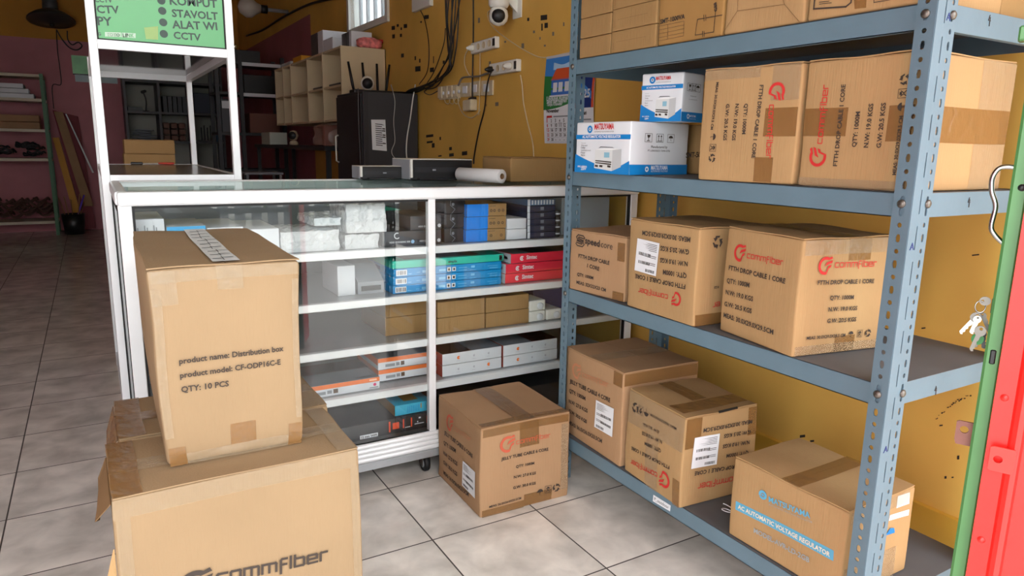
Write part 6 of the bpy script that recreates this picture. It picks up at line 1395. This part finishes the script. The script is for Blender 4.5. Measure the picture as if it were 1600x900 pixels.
for zc_ in (gl(1580, 610).z, gl(1520, 850).z): MB().lathe([(0, .003), (.004, .002), (.005, 0)], (rx+.011, -.0125, zc_), (0, -1, 0), REDP, 10).build('rivet', gate)
zz = gl(1594, 68).z; MB().box((gx0-.016, .005, zz-.009), (gx0+.002, .03, zz+.009), GREENP, .002).build('lug', gate)
# lock cylinder with the bunch of keys
p0, p1 = gl(1551, 463), gl(1560, 486)
MB().box((p0.x, .010, p1.z), (gx0+.001, .022, p0.z), STEEL, .002).build('lock_cylinder', gate)
M_ = Matrix.Rotation(yaw, 3, 'Z')
def key(label, top, tip, bow, y, m, mb_=STEEL, group='keys hanging from the gate lock'):
    A, B = gl(*top), gl(*tip); A.y = y; B.y = y; w0 = M_ @ A+Vector((gp.x, gp.y, 0)); r = thing('padlock_key', label, 'key', w0, yaw, group)
    d = (B-A); L_ = d.length; d.normalize(); s_ = Vector((d.z, 0, -d.x)); R_ = bow*PXM; T = .0011
    def pt(a, k): return d*(R_+R_*k*math.cos(a))+s_*(R_*.92*k*math.sin(a))
    mb = MB(); n = 20
    for i in range(n):
        a0, a1 = 2*math.pi*i/n, 2*math.pi*(i+1)/n
        hole = lambda a: d*(R_*.55+R_*.28*math.cos(a))+s_*(R_*.28*math.sin(a))
        q4 = [pt(a0, 1), pt(a1, 1), hole(a1), hole(a0)]
        for e in (-T, T): mb.face([p+Vector((0, e, 0)) for p in q4], m)
        for u, v in ((q4[0], q4[1]), (q4[2], q4[3])): mb.face([u+Vector((0, -T, 0)), v+Vector((0, -T, 0)), v+Vector((0, T, 0)), u+Vector((0, T, 0))], m)
    bmesh.ops.remove_doubles(mb.bm, verts=mb.bm.verts, dist=1e-7); mb.build('bow', r)
    l0 = R_*1.9
    if L_ > l0+.004:
        wd = .0027; pts = [d*l0+s_*wd, d*L_*.93+s_*wd, d*L_, d*L_*.97-s_*wd]
        for k in range(6): pts.append(d*(l0+(L_-l0)*(.86-.12*k))-s_*(wd if k % 2 else wd*.5))
        pts.append(d*l0-s_*wd)
        MB().prism([p+Vector((0, -T*.8, 0)) for p in pts], (0, 1, 0), T*1.6, mb_).build('blade', r)
    return r
key('key turned in the gate lock, holding the ring', (1530.5, 468.5), (1551, 468), 9, .016, STEEL)
rp_ = M_ @ Vector((gl(1532, 478).x, .016, gl(1532, 478).z))+Vector((gp.x, gp.y, 0))
tag(MB(rp_).tube([rp_+M_ @ Vector((8*PXM*math.cos(a*.524), .0035*math.sin(a*.524), 10*PXM*math.sin(a*.524))) for a in range(12)], .0009, CHROME, n=6, closed=True).build('key_ring', None, rp_), 'small steel ring joining the bunch of keys', 'key ring')
key('silver key splayed out to the side of the bunch', (1531, 488), (1499, 524), 9.5, .0125, STEEL, CHROME)
key('bright short key hanging in the middle of the bunch', (1530, 491), (1517.5, 521), 7, .008, CHROME, CHROME)
key('larger dull key in front of the green one', (1536, 506), (1517, 548), 10, .004, STEEL)
key('green-headed key behind the larger dull key', (1530, 522), (1523, 545), 11, .020, mat('green_key_plastic', (40, 130, 60), .4))
key('dark slim key at the back of the bunch', (1536, 518), (1537, 547), 6, .024, DGREY, DGREY)
key('thin bright key slanting towards the green stile', (1534, 490), (1547.5, 522), 6, .028, STEEL)

q = P(1137, 803, 2, ZS[0]); tag(MB(q).tube([q+Vector((.016*math.cos(a*.785)*(1-.06*a), .020*math.sin(a*.785), .004+.002*a)) for a in range(11)], .0016, WHITE, n=6).build('wire_twist', None, q), 'small curled white wire on the bottom rack shelf by the blue-banded box', 'wire')
